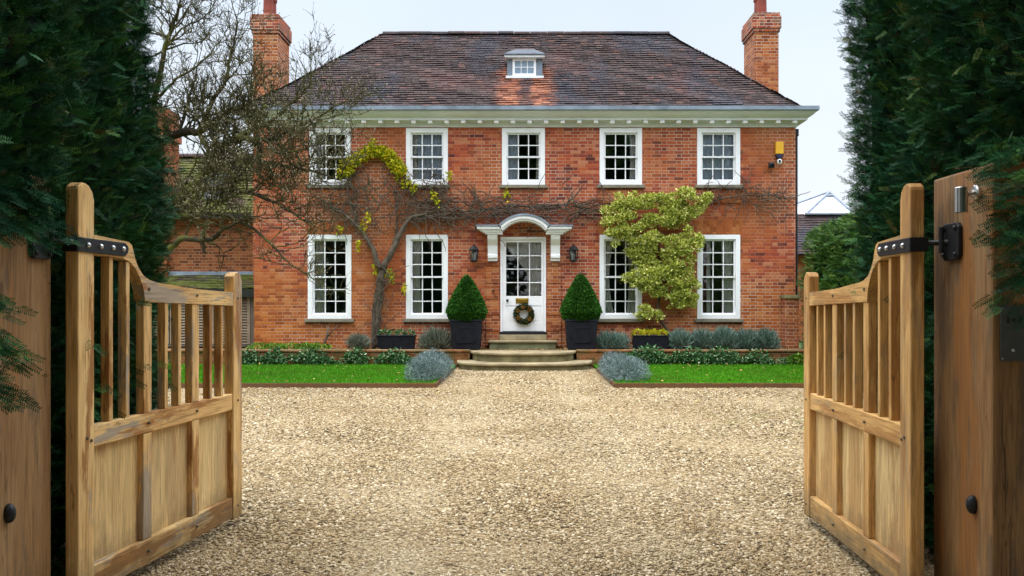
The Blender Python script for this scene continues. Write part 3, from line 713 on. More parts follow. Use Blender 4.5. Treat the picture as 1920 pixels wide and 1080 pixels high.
# ------------------------------------------------------------------ steps
st = thing('entrance_steps', (0.02, 17.8, 0.05), 'weathered stone steps, two curved ones below two straight ones, before the white door', 'steps')
def half_round(hw, yb, yf, n=36, cx=0.0):
    p = [(cx - hw, yb)]
    for i in range(n + 1):
        a = math.pi * i / n; e_ = 0.62
        c_, s_ = math.cos(a), math.sin(a)
        p.append((cx - hw * math.copysign(abs(c_) ** e_, c_), yb - .35 - (yb - .35 - yf) * abs(s_) ** 0.9))
    p.append((cx + hw, yb)); return p
def cstep(hw, yb, yf, z0, z1, cx):
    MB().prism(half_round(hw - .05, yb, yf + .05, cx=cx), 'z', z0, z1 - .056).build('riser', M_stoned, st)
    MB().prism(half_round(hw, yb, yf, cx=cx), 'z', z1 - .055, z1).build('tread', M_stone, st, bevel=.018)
cstep(1.46, 18.3, 16.95, 0.0, 0.235, 0.03)
cstep(1.19, 18.9, 17.3, 0.236, 0.435, 0.0)
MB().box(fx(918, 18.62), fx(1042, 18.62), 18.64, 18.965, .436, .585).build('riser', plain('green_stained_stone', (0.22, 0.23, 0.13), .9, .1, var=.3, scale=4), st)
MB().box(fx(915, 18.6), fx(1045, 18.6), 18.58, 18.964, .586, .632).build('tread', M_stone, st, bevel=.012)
MB().box(fx(937), fx(1025), 18.85, 18.963, .633, fz(627) - .004).build('door_step', M_stone, st, bevel=.01)

# ------------------------------------------------------------------ terrace, low walls, lawns
m = MB(); m.box(-9.5, 6.6, 18.26, 18.99, 0.0, .44); tag(m.build('terrace', M_soil), kind='structure')
for x0, x1, lab in ((-9.5, -1.16, 'low mossy brick retaining wall left of the curved steps'), (1.16, 6.35, 'low mossy brick retaining wall right of the curved steps')):
    t = thing('retaining_wall', ((x0 + x1) / 2, 18.15, 0), lab, 'garden wall', 'low walls edging the terrace')
    MB().box(x0, x1, 18.06, 18.255, 0.0, .405).build('wall', M_low, t)
    MB().box(x0, x1, 18.04, 18.258, .406, .455).build('coping', M_low, t, bevel=.01)
for x0, x1, nm in ((-9.6, -1.45, 'left'), (1.52, 8.2, 'right')):
    m = MB(); m.box(x0, x1, 13.68, 18.055, 0.0, .128); tag(m.build('lawn', M_lawn), kind='structure')
    n = int((x1 - x0) * 4.3 * 1500)
    pos = np.stack([rng.uniform(x0 + .02, x1 - .02, n), 13.7 + 4.33 * rng.random(n), np.full(n, .126)], 1)
    d = np.stack([rng.normal(size=n) * .5, rng.normal(size=n) * .5, np.ones(n)], 1)
    V, Fi, r = scat(*NEEDLE, pos, frames(d), np.stack([rng.uniform(.05, .09, n), rng.uniform(.025, .055, n), rng.uniform(.03, .05, n)], 1))
    tag(link_mesh('grass', np_mesh('grass', V, Fi, r), M_grass), 'short bright green lawn grass on the %s of the steps' % nm, 'grass', kind='stuff')
    inner = x1 if x0 < 0 else x0; s_ = 1 if x0 < 0 else -1
    t = thing('lawn_edging', ((x0 + x1) / 2, 13.66, gz(13.6)), 'thin red brown board edging the lawn %s of the path' % nm, 'lawn edging', 'boards edging the lawns')
    m = MB(); m.box(x0, x1 + (.02 if s_ > 0 else 0), 13.645, 13.675, 0.0, .15) if s_ > 0 else m.box(x0 - .02, x1, 13.645, 13.675, 0, .15)
    m.build('front_board', M_edge, t)
    MB().box(inner + .001 * s_, inner + .025 * s_, 13.676, 17.0, 0, .15).build('side_board', M_edge, t)

# ------------------------------------------------------------------ plants of the house front
def leafy(name, label, cat, blobs, n, size, mt, group=None, parent=None, tmpl=LEAF, upb=0.3, outb=1.0, jitter=0.5, shell=0.35, wall=None, stretch=1.0, sink=0.0, base=None, zmin=None):
    """blobs: (center, radii, weight)"""
    parts = []; wsum = sum(b[2] for b in blobs)
    for c, rr, w in blobs:
        k = int(n * w / wsum); d = rng.normal(size=(k, 3)); d /= np.linalg.norm(d, axis=1, keepdims=True)
        rad = 1 - shell * rng.random(k) ** 1.5
        p = np.array(c) + d * np.array(rr) * rad[:, None] * (1 + 0.14 * lump(d * 2.2, 1.0, c[0]))[:, None]
        dr = d * outb + np.array([0, 0, upb]) + rng.normal(size=(k, 3)) * jitter
        s = size * rng.uniform(.6, 1.3, k); sc = np.stack([s, s * stretch, s], 1)
        if zmin is not None: ok = p[:, 2] > zmin; p, dr, sc = p[ok], dr[ok], sc[ok]
        if wall is not None: p[:, 1] = np.minimum(p[:, 1], wall - .01 - 0.03 * rng.random(len(p))); 
        parts.append(scat(*tmpl, p, frames(dr), sc))
    V, Fi, r = merge(parts)
    if base is None and parent is None:
        base = ((V[:, 0].min() + V[:, 0].max()) / 2, (V[:, 1].min() + V[:, 1].max()) / 2, V[:, 2].min())
    o = link_mesh(name, np_mesh(name, V, Fi, r), mt, parent, base)
    if label: tag(o, label, cat, group)
    return o

# topiary cones in square planters
def topiary(px, zt, lab):
    X, Y = fx(px, 18.55), 18.55
    t = thing('planter', (X, Y, .44), 'square black planter under the cone %s' % lab, 'planter', 'square planters beside the door')
    m = MB(); a, b = .30, .345; z0, z1 = .445, 1.07
    m.add([(X - a, Y - a, z0), (X + a, Y - a, z0), (X + a, Y + a, z0), (X - a, Y + a, z0), (X - b, Y - b, z1), (X + b, Y - b, z1), (X + b, Y + b, z1), (X - b, Y + b, z1)],
          [(3, 2, 1, 0), (0, 1, 5, 4), (1, 2, 6, 5), (2, 3, 7, 6), (3, 0, 4, 7), (4, 5, 6, 7)])
    m.build('body', M_black, t, bevel=.02)
    MB().box(X - b - .015, X + b + .015, Y - b - .015, Y + b + .015, z1 + .001, z1 + .035).build('rim', M_black, t, bevel=.012)
    m = MB()
    for q in (-1, 1): m.box(X + q * .20 - .012, X + q * .20 + .012, Y - a - .033, Y - a - .012, .62, .92)
    m.box(X - .188, X + .188, Y - a - .034, Y - a - .012, .60, .625); m.box(X - .188, X + .188, Y - a - .044, Y - a - .02, .915, .94); m.build('panel_moulding', M_black, t)
    n = 17000; zb = 1.08; hh = zt - zb; u = 1 - np.sqrt(rng.random(n)); th = rng.uniform(0, 2 * np.pi, n)
    def prof(u): return np.where(u < .16, .37 + .06 * np.sin(np.clip(u / .16, 0, 1) * np.pi / 2), .43 * (1 - ((u - .16) / .84) ** 1.32) + .035) * np.clip((1.015 - u) * 12, 0, 1)
    rad = prof(u) * (1 - .10 * rng.random(n)); p = np.stack([X + rad * np.cos(th), Y + rad * np.sin(th), zb + u * hh], 1)
    nr = np.stack([np.cos(th), np.sin(th), np.full(n, .42)], 1) + rng.normal(size=(n, 3)) * .55
    V1 = scat(*LEAF, p, frames(nr), rng.uniform(.020, .040, n))
    o = link_mesh('topiary_cone', np_mesh('topiary_cone', *V1), M_box, None, (X, Y, zb)); tag(o, 'clipped green box cone %s' % lab, 'topiary', 'clipped cones beside the door')
    m = MB(); m.lathe([(float(prof(np.array(q))) * .90, q * hh) for q in (0.0, .1, .2, .35, .5, .65, .8, .9, .96)], (X, Y, zb), 20); m.build('dark_core', plain('dark_cone_core', (.006, .02, .004), .9, .05), o)  # solid near-black core under the leaf shell
topiary(875, fz(514, 18.55), 'left of the white front door')
topiary(1089, fz(511, 18.55), 'between the front door and the cream climber')

def trough(p0, p1, lab):
    X0, X1 = fx(p0, 18.5), fx(p1, 18.5); t = thing('trough', ((X0 + X1) / 2, 18.5, .44), lab, 'planter', 'black troughs under the windows')
    m = MB(); m.add([(X0 + .02, 18.36, .445), (X1 - .02, 18.36, .445), (X1 - .02, 18.66, .445), (X0 + .02, 18.66, .445), (X0, 18.33, .735), (X1, 18.33, .735), (X1, 18.69, .735), (X0, 18.69, .735)],
          [(3, 2, 1, 0), (0, 1, 5, 4), (1, 2, 6, 5), (2, 3, 7, 6), (3, 0, 4, 7), (4, 5, 6, 7)]); m.build('body', M_black, t, bevel=.012)
    MB().box(X0 - .012, X1 + .012, 18.318, 18.702, .736, .76).build('rim', M_black, t, bevel=.008)
    leafy('winter_pansies', 'low plants growing in the %s' % lab, 'plant', [((X0 + (X1 - X0) * q, 18.5, .78), (.12, .12, .09), 1) for q in (.15, .4, .62, .85)], 700, .05, M_wis if p0 > 1000 else M_ivy, 'plants in the troughs')
trough(709, 778, 'black trough beside the old vine trunk'); trough(1186, 1252, 'black trough under the cream leaved climber')

LAVT = (np.array([(-.05, 0, 0), (.05, 0, 0), (.03, 1, .08), (-.03, 1, .08)]), np.array([(0, 1, 2, 3)]))
def lav(px0, px1, ptop, Y, lab, mt=M_lav, n=2600, zb=.44, gp='lavender bushes along the terrace', ry=.28):
    X0, X1 = fx(px0, Y), fx(px1, Y); zt = fz(ptop, Y); h = zt - zb
    leafy('lavender', lab, 'lavender', [(((X0 + X1) / 2, Y, zb + h * .30), ((X1 - X0) / 2 * .85, ry, h * .55), 1)], n, .13, mt, gp, tmpl=LAVT, upb=.9, outb=.8, jitter=.35, shell=.7, zmin=zb, base=((X0 + X1) / 2, Y, zb))
lav(652, 692, 628, 18.5, 'small grey green lavender bush left of the vine trunk', M_lavb, 1300)
lav(784, 852, 616, 18.5, 'brownish lavender bush between the trough and the left planter', M_lavb, 2600)
lav(1113, 1182, 624, 18.5, 'grey green lavender between the right planter and a trough', M_lav, 2600)
for i, (a, b, tp, lb) in enumerate(((1250, 1300, 620, 'first lavender of the long row, touching the trough'), (1290, 1345, 619, 'second lavender of the long row, under the sill edge'), (1330, 1385, 614, 'tallest lavender in the middle of the long row'),
                                   (1372, 1425, 618, 'fourth lavender of the long row, right of the tallest one'), (1412, 1459, 618, 'last lavender of the long row, nearest the brick pier'))):
    lav(a, b, tp, 18.5 + .05 * (i % 2), lb, M_lav, 2500)
def dome(x, y0, y1, hw, zt, lab):
    bl = []
    for k in range(5):
        t = k / 4; bl.append(((x + .05 * math.sin(k * 2.4), y0 + .4 + (y1 - y0 - .8) * t, .12 + (zt - .12) * .38), (hw * (0.9 + .12 * math.cos(k * 2)), .48, (zt - .12) * (.60 + .05 * math.sin(k * 1.7))), 1))
    leafy('silver_shrub', lab, 'shrub', bl, 19000, .055, M_san, 'silver shrubs at the foot of the steps', tmpl=LAVT, upb=.5, outb=1.0, jitter=.8, shell=.5, zmin=.09, base=(x, (y0 + y1) / 2, .1), stretch=1.0)
dome(-1.70, 14.0, 16.5, .34, .55, 'low silvery shrub left of the steps, beside the lawn edge')
dome(1.78, 13.9, 16.4, .37, .52, 'low silvery shrub right of the steps, beside the lawn edge')

for (p, q, w, hgt, n, lb) in ((462, 672, 22, 16, 900, 'dark ivy clump at the gate end of the left retaining wall'), (516, 670, 14, 17, 600, 'narrow ivy clump beside a pale stone on the left wall'), (583, 668, 24, 16, 1000, 'broad pale edged ivy clump midway along the left wall'),
                   (668, 668, 15, 18, 700, 'ivy clump on the left wall below the vine trunk'), (742, 670, 25, 14, 900, 'spreading ivy on the left wall under the trough'),
                   (1216, 664, 25, 17, 1000, 'pale ivy on the right wall behind the silver shrub'), (1295, 668, 24, 17, 1000, 'green ivy clump on the right wall below the lavender row start'), (1352, 667, 27, 17, 1100, 'bushiest ivy clump midway along the right wall'),
                   (1420, 670, 18, 16, 600, 'sparse ivy clump near the end of the right wall')):
    X, Z = fx(p, 17.98), fz(q, 17.98)
    leafy('ivy', lb, 'ivy', [((X, 17.99, Z), (w * .0135, .12, hgt * .0112), 1), ((X + w * .010, 17.95, Z - .08), (w * .010, .12, .08), .5), ((X - w * .012, 17.97, Z - .05 + .004 * (n % 7)), (w * .008, .1, .09), .35)], n, .06, M_ivy, 'ivy clumps on the retaining walls', upb=.1, jitter=.7, shell=.8, zmin=.13)
fill = []
for i_ in range(26):
    p_ = random.uniform(455, 1480)
    if 770 < p_ < 1200: continue
    fill.append((p_, random.uniform(676, 683)))
for side, nm in ((-1, 'left'), (1, 'right')):
    bb = [((fx(a, 17.95), 17.95, .17), (random.uniform(.12, .3), .08, random.uniform(.05, .13)), 1) for a, b in fill if (a - 981) * side > 0]
    tag(leafy('low_greenery', None, None, bb, 2600, .05, M_ivy, upb=.4, jitter=.7, shell=.9, zmin=.12), 'low straggling greenery along the foot of the %s retaining wall' % nm, 'ground cover', 'greenery at the wall foot')
leafy('ground_cover', 'bright green ground cover at the wall foot by the louvred door', 'ground cover', [((fx(p, 18.5), 18.5, .47), (.3, .2, .09), 1) for p in (490, 515, 545, 575, 595)], 2200, .05, M_cover, zmin=.44, base=(fx(540, 18.5), 18.5, .44))
leafy('yellow_plant', 'yellow green seedling clump at the far right end of the retaining wall', 'plant', [((fx(1497, 17.9), 17.9, .22), (.22, .12, .13), 1)], 500, .06, M_cover, zmin=.12)
n = 900; P = np.stack([rng.uniform(-6, 6.2, n), rng.uniform(18.27, 18.95, n), np.full(n, .448)], 1)
P2 = np.stack([rng.uniform(-5, 5, 260), 13.62 - np.abs(rng.normal(size=260)) * 1.2, np.zeros(260)], 1); P2[:, 2] = gznp(P2[:, 1]) + .02
P3 = np.stack([rng.uniform(-8, 7.5, 260), rng.uniform(13.8, 17.9, 260), np.full(260, .165)], 1); P3 = P3[(P3[:, 0] < -1.5) | (P3[:, 0] > 1.6)]
P = np.concatenate([P, P2, P3]); d = np.stack([rng.normal(size=len(P)), rng.normal(size=len(P)), rng.normal(size=len(P)) * .25], 1)
V, Fi, r = scat(*LEAF, P, frames(d, .4, (0, 0, 1)), rng.uniform(.03, .07, len(P)))
tag(link_mesh('leaf_litter', np_mesh('leaf_litter', V, Fi, r), leaf_mat('fallen_leaves', [(0, (.10, .05, .02)), (.5, (.28, .17, .05)), (1, (.50, .36, .10))])), 'scattered fallen leaves on the terrace and lawn edges', 'leaves', kind='stuff')
# dead twiggy stump by the left wall
m = MB()
m.tube([W(606, 650, 18.85), W(612, 634, 18.9), W(616, 612, 18.95)], [.035, .028, .02], 6); m.tube([W(612, 634, 18.9), W(624, 620, 18.93), W(634, 608, 18.95)], [.02, .014, .008], 5)
tag(m.build('dead_stump', M_vine, smooth=True), 'forked dead stem against the brick below the leftmost ground floor window', 'dead stem')

# wisteria trained on the wall
def wob(pts, n=5, amp=.02, rs=None):
    out = []; ro = []
    for i in range(len(pts) - 1):
        for k in range(n):
            t = k / n; p = pts[i].lerp(pts[i + 1], t) + Vector((random.uniform(-amp, amp), random.uniform(-amp * .5, amp * .2), random.uniform(-amp, amp)))
            out.append(p); ro.append(rs[i] * (1 - t) + rs[i + 1] * t)
    out.append(pts[-1]); ro.append(rs[-1]); return out, ro
wist = thing('wisteria', (fx(706, 18.85), 18.85, .44), 'leafless old wisteria trained across the brick front with a few yellow leaves', 'climber')
m = MB(); VYY = 18.90
def vine(pl, rs, Y=VYY, amp=.015, n=5, sides=7, mb=None):
    pts = [W(a, b, Y) for a, b in pl]
    rr = rs if len(rs) == len(pl) else [rs[0] + (rs[-1] - rs[0]) * i / (len(pl) - 1) for i in range(len(pl))]
    a, b = wob(pts, n, amp, rr); (mb or m).tube(a, b, sides); return a
for off, ro in ((-4, .055), (3, .06), (8, .04)):
    vine([(706 + off, 652), (704 + off * .7, 610), (708 + off * .9, 560), (714 + off * .6, 520), (722, 492)], [ro, ro * .95, ro * .9, ro * .9, ro * .9], 18.86, .02, 6)
vine([(718, 505), (738, 465), (752, 435), (770, 408), (800, 400)], [.078, .066, .055, .046, .034], 18.87)
vine([(714, 510), (700, 470), (685, 440), (665, 418), (640, 398), (610, 385)], [.075, .06, .05, .045, .035, .02])
vine([(770, 408), (830, 402), (880, 400), (930, 390), (1000, 386), (1060, 385), (1110, 392), (1140, 400)], [.034, .030, .027, .025, .022, .019, .015, .009], 18.90)
vine([(790, 398), (850, 392), (905, 398), (960, 382), (1020, 392), (1080, 380), (1135, 388)], [.022, .02, .018, .018, .015, .012, .008], 18.88)
vine([(800, 404), (860, 412), (920, 404), (985, 394), (1050, 392)], [.018, .016, .014, .012, .008], 18.88)
vine([(700, 470), (672, 420), (652, 360), (655, 315), (690, 288), (725, 292), (745, 318), (752, 350)], [.04, .03, .022, .018, .015, .014, .012, .008])
main_paths = [vine([(735, 470), (745, 420), (742, 370), (748, 330)], [.03, .012]), vine([(880, 400), (892, 370), (888, 345)], [.022, .008]), vine([(1060, 385), (1085, 360), (1096, 345)], [.025, .008]),
              vine([(640, 398), (600, 372), (570, 366)], [.03, .01]), vine([(800, 400), (850, 408), (905, 392), (960, 396)], [.02, .012]), vine([(1080, 388), (1072, 362), (1060, 345)], [.02, .008])]
m.build('trunk', M_vine, wist, smooth=True)
m = MB(); rv = random.Random(5)
def tendril(px, py, ln, ang, Y=VYY, r0=.012):
    pts = [(px, py)]; k = rv.randint(4, 7)
    for i in range(k):
        ang += rv.uniform(-.6, .6); px += math.cos(ang) * ln / k; py += math.sin(ang) * ln / k; pts.append((px, py))
    vine(pts, [r0 * 1.5, .006], Y - rv.uniform(0, .06), .008, 2, 4, m)
for i in range(260):
    px = rv.uniform(600, 840); py = rv.uniform(330, 425); tendril(px, py, rv.uniform(20, 65), rv.uniform(0, 6.28), VYY, .007)
for i in range(210):
    px = rv.uniform(780, 1150); py = 392 + rv.gauss(0, 13); tendril(px, py, rv.uniform(20, 70), rv.choice((0, math.pi)) + rv.uniform(-.9, .9), VYY, .008)
for i in range(30):
    px = rv.uniform(700, 730); py = rv.uniform(480, 640); tendril(px, py, rv.uniform(20, 50), rv.uniform(0, 6.28), 18.84, .008)
m.build('tendrils', M_vine, wist, smooth=False, fix=False)
arch = [(650, 318), (662, 300), (680, 290), (695, 282), (712, 282), (728, 290), (740, 305), (750, 318)]
bl = [(tuple(W(a, b, 18.84)), (.16, .09, .13), 1.0) for a, b in arch] + [(tuple(W(a, b, 18.86)), (.06, .05, .13), .10) for a, b in ((636, 325), (640, 312), (690, 405), (682, 425), (676, 300), (757, 345), (812, 365), (775, 352), (765, 340), (745, 330), (735, 520), (728, 515), (757, 540), (703, 505), (672, 460), (635, 430), (700, 268), (842, 330), (950, 365), (820, 378))]
leafy('leaves', None, None, bl, 4200, .064, M_wis, parent=wist, upb=-.5, outb=.5, jitter=.7, shell=.8, wall=18.97, stretch=1.15)

wv = thing('bare_vine', (fx(1400, 18.9), 18.93, fz(420)), 'bare twiggy vine on the brick below the alarm box, right of the pale climber', 'climber')
m = MB()
vine([(1315, 385), (1350, 372), (1395, 366), (1440, 368), (1485, 360)], [.022, .02, .016, .012, .006]); vine([(1395, 366), (1420, 390), (1445, 400), (1460, 420)], [.014, .012, .01, .006])
vine([(1345, 372), (1370, 355), (1420, 352), (1480, 372)], [.014, .012, .01, .006]); vine([(1400, 372), (1385, 395), (1378, 412)], [.014, .006])
m.build('stems', M_vine, wv, smooth=True)
m = MB()
for i in range(70): tendril(rv.uniform(1310, 1480), 370 + rv.gauss(0, 9), rv.uniform(18, 55), rv.uniform(0, 6.28), VYY, .007)
m.build('tendrils', M_vine, wv, fix=False)

cl_ = thing('cream_climber', (fx(1245, 18.8), 18.8, .44), 'cream and green leaved evergreen climber covering the wall between two ground floor windows', 'climber')
m = MB(); vine([(1262, 640), (1248, 615), (1232, 590), (1240, 540), (1235, 480), (1230, 400)], [.035, .03, .028, .028, .02, .01], 18.86); vine([(1232, 590), (1205, 585)], [.02, .01], 18.86)
vine([(1240, 540), (1275, 500), (1290, 440)], [.02, .01], 18.86); m.build('trunk', M_vine, cl_, smooth=True)
bl = []; rb = random.Random(11)
for a, b, w, h in ((1160, 400, 26, 15), (1175, 378, 30, 13), (1215, 373, 32, 12), (1262, 376, 34, 13), (1298, 378, 28, 13), (1155, 430, 20, 14), (1190, 415, 34, 16), (1240, 405, 32, 16), (1285, 410, 28, 16), (1172, 450, 26, 12), (1215, 448, 32, 18), (1262, 452, 34, 18), (1292, 455, 16, 20),
                   (1205, 482, 28, 14), (1240, 490, 36, 18), (1282, 492, 24, 20), (1195, 515, 24, 12), (1235, 525, 36, 16), (1285, 528, 20, 18), (1200, 538, 24, 10), (1250, 552, 28, 9), (1290, 562, 16, 10), (1208, 588, 18, 10), (1226, 592, 14, 8), (1318, 374, 16, 8), (1270, 572, 16, 6)):
    z_ = W(a, b, 18.74); k = 18.74 / F
    bl.append(((z_.x + rb.uniform(-.04, .04), 18.74 - rb.uniform(0, .14), z_.z + rb.uniform(-.03, .03)), (w * k * .9, .19, h * k * 1.05), w * h / 420))
mini = []
for c_, r_, w_ in bl:
    for q in range(7):
        a_, d_ = rb.uniform(0, 6.28), math.sqrt(rb.random()); k_ = rb.uniform(.26, .68)
        mini.append(((c_[0] + r_[0] * d_ * math.cos(a_) * 1.12, c_[1] - rb.uniform(-.06, .08), c_[2] + r_[2] * d_ * math.sin(a_) * 1.35), (r_[0] * k_, r_[1] * rb.uniform(.4, .8), r_[2] * k_ * .9), w_ * k_ * k_))
bl = mini
leafy('foliage', None, None, bl, 33000, .058, M_eu, parent=cl_, upb=.55, outb=.9, jitter=.5, shell=.6, wall=18.97)

# ------------------------------------------------------------------ things fixed to the front
def lantern(px, lab):
    X, Y, z0 = fx(px, 18.85), 18.85, fz(491, 18.85)
    t = thing('wall_lantern', (X, Y, z0), lab, 'lantern', 'black lanterns beside the door')
    m = MB(); m.box(X - .06, X + .06, FY - .02, FY - .001, z0 + .02, z0 + .36); m.tube([(X, FY - .02, z0 + .30), (X, Y, z0 + .40), (X, Y, z0 + .36)], .012, 6); m.build('bracket', M_iron, t)
    m = MB(); m.lathe([(.05, 0), (.085, .02), (.085, .04)], (X, Y, z0), 6, rot=R(30)); m.lathe([(.12, .26), (.125, .275), (.06, .345), (.03, .36), (.03, .385), (.008, .40)], (X, Y, z0), 6, rot=R(30))
    for k in range(6):
        a = R(60 * k + 30); m.tube([(X + .085 * math.cos(a), Y + .085 * math.sin(a), z0 + .035), (X + .112 * math.cos(a), Y + .112 * math.sin(a), z0 + .27)], .009, 4)
    m.build('cage', M_iron, t)
    m = MB(); m.lathe([(.076, .041), (.102, .262)], (X, Y, z0), 6, rot=R(30)); m.build('glass', M_glass, t)
    m = MB(); m.lathe([(.02, .03), (.02, .09), (.035, .13), (.03, .18), (.01, .2)], (X, Y, z0), 10); m.build('bulb', M_curt, t, smooth=True)
lantern(888.5, 'black wall lantern above the left cone, left of the canopy bracket'); lantern(1075.5, 'black wall lantern above the right cone, right of the canopy bracket')
t = thing('alarm_box', (fx(1459.5), FY - .05, fz(297)), 'yellow alarm box with dark blue base high on the brick wall', 'alarm box')
MB().box(fx(1452.5), fx(1467), FY - .1, FY - .001, fz(290), fz(267)).build('cover', M_yellow, t, bevel=.012)
MB().prism([(fx(1452.5), fz(290.2)), (fx(1467), fz(290.2)), (fx(1464.5), fz(297)), (fx(1455), fz(297))], 'y', FY - .095, FY - .001).build('base', M_blue, t, bevel=.006)
t = thing('security_camera', (fx(1459), FY - .1, fz(308)), 'small white security camera just under the yellow alarm box', 'camera')
m = MB(); m.lathe([(.03, -.09), (.05, -.06), (.055, 0), (.035, .03)], (fx(1459.5), FY - .08, fz(302)), 14); m.build('housing', M_white, t, smooth=True)
MB().box(fx(1456), fx(1464), FY - .11, FY - .002, fz(300), fz(297.5)).build('mount', M_iron, t)
MB().box(fx(1457), fx(1460.5), FY - .15, FY - .13, fz(306), fz(302)).build('lens', M_iron, t)
t = thing('floodlight', (fx(1444), FY - .06, fz(316)), 'small black floodlight on the brick left of the security camera', 'floodlight')
m = MB(); m.box(fx(1439), fx(1449.5), FY - .13, FY - .06, fz(316), fz(306)); m.build('housing', M_iron, t, bevel=.01)
MB().box(fx(1440.5), fx(1448), FY - .136, FY - .131, fz(314.5), fz(307.5)).build('lens', M_glass, t)
MB().tube([(fx(1444), FY - .002, fz(308)), (fx(1444), FY - .07, fz(311))], .015, 6).build('mount', M_iron, t)

# wreath
wc = Vector((fx(982.5), FY - .03, fz(589))); n = 2300; th = rng.uniform(0, 2 * np.pi, n); ph = rng.uniform(0, 2 * np.pi, n)
rr = .065 * np.sqrt(rng.random(n)); RR = .165 + rr * np.cos(ph)
p = np.stack([wc.x + RR * np.cos(th), wc.y - .0 + rr * np.sin(ph) * .7, wc.z + RR * np.sin(th)], 1); p[:, 1] = np.minimum(p[:, 1], FY + .02)
d = np.stack([np.cos(th + 1.0), -.5 + 0 * th, np.sin(th + 1.0)], 1) + rng.normal(size=(n, 3)) * .6
t = thing('wreath', tuple(wc), 'round evergreen wreath with dried orange decorations hanging on the white door', 'wreath')
link_mesh('foliage', np_mesh('foliage', *scat(*LEAF, p, frames(d), rng.uniform(.03, .06, n))), leaf_mat('wreath_leaves', [(0, (.012, .025, .008)), (.6, (.03, .05, .015)), (1, (.10, .08, .02))]), t)
for a in (R(150), R(215), R(320), R(40), R(95)):
    q = wc + Vector((.16 * math.cos(a), -.055, .16 * math.sin(a))); k = 90
    dd = rng.normal(size=(k, 3)); dd /= np.linalg.norm(dd, axis=1, keepdims=True)
    link_mesh('dried_flower', np_mesh('dried_flower', *scat(*LEAF, np.array(q) + dd * .028, frames(dd + rng.normal(size=(k, 3)) * .3), rng.uniform(.02, .035, k))), M_dry, t)

# brick pier at the right corner
t = thing('brick_pier', (fx(1486, 18.7), 18.7, .1), 'short brick pier with stone cap at the right corner of the house', 'brick pier')
MB().box(fx(1473, 18.6), fx(1498, 18.6), 18.6, 18.96, .1, fz(560, 18.6)).build('shaft', M_brick_or, t); MB().box(fx(1471, 18.6), fx(1499.5, 18.6), 18.57, 18.962, fz(560, 18.6) + .001, fz(553, 18.6)).build('cap', M_stoned, t, bevel=.01)

# ------------------------------------------------------------------ side wing with lean-to
wg = thing('side_wing', (-9.0, 21.5, 0), 'lower brown brick side wing with mossy lean-to roof left of the house', 'house wing')
m = MB(); m.box(-14.5, XL - .01, 21.0, 24.0, 0, 3.8); m.build('wall', M_wing, wg)
m = MB(); r = tile_slope(m, (-14.5, 20.75, 3.72), (XL - .02, 20.75, 3.72), (-14.5, 22.45, 5.42), (XL - .02, 22.45, 5.42), 22, seed=8)
r += tile_slope(m, (XL - .02, 24.2, 3.72), (-14.5, 24.2, 3.72), (XL - .02, 22.45, 5.42), (-14.5, 22.45, 5.42), 12, tw=.3, seed=9)
rf = with_rnd(m.build('roof', M_tile_moss, wg, fix=False), r)
m = MB(); r = []
for i in range(19):
    pr = [(0.13 * math.cos(math.pi * k / 6), 0.1 * math.sin(math.pi * k / 6)) for k in range(7)]
    m.prism([(22.45 + a, 5.41 + b) for a, b in pr], 'x', -14.5 + i * .44, -14.07 + i * .44); r += [random.uniform(.5, 1)] * 14
with_rnd(m.build('ridge_tiles', M_tile_dark, rf), r)
m = MB(); z0, z1 = fz(372, 21.0), fz(335, 21.3); m.box(fx(388, 21.2), fx(424, 21.2), 21.05, 22.2, z0, z1); rl = m.build('dormer', M_lead, wg)
MB().box(fx(392, 21.05), fx(419, 21.05), 21.02, 21.048, z0 + .08, z1 - .06).build('dormer_window', plain('dark_glass', (.03, .04, .05), .1, .6), rl)
MB().box(fx(381, 21.05), fx(431, 21.05), 20.9, 22.4, z1 + .001, z1 + .06).build('dormer_roof', M_lead, rl)
MB().box(-14.5, XL - .02, 20.66, 20.76, 3.60, 3.70).build('gutter', M_iron, wg)
m = MB(); m.box(-9.55, -8.93, 20.85, 21.6, 0.0, fz(205, 21)); ch = m.build('chimney', M_wing, wg)
MB().box(-9.60, -8.88, 20.8, 21.65, fz(262, 21), fz(250, 21)).build('chimney_band', M_cap, ch)
m = MB(); r = tile_slope(m, (-11.5, 19.95, fz(541, 19.95)), (XL - .01, 19.95, fz(541, 19.95)), (-11.5, 20.98, fz(516, 20.98)), (XL - .01, 20.98, fz(516, 20.98)), 9, seed=12)
lt = with_rnd(m.build('lean_to_roof', M_tile_moss, wg, fix=False), r)
MB().box(-11.5, XL - .012, 20.95, 20.998, fz(516, 21) - .02, fz(509, 21)).build('flashing', M_lead, lt)
MB().box(-11.5, XL - .012, 19.93, 20.06, fz(557, 19.95), fz(542, 19.95)).build('fascia', plain('dark_fascia', (.03, .035, .03), .8, .1), lt)
m = MB(); zt, zb = fz(556, 20.1), .42
for a, b in ((470.5, 476),): m.box(fx(a, 20.1), fx(b, 20.1) + .05, 20.06, 20.16, zb, zt)
m.box(-11.5, fx(470.5, 20.1), 20.20, 20.24, zb, zt); m.box(-11.5, fx(470.5, 20.1) - .002, 20.06, 20.16, zb, zb + .05); m.build('lean_to_wall', M_louvd, wg)
x1 = fx(469.5, 20.1)
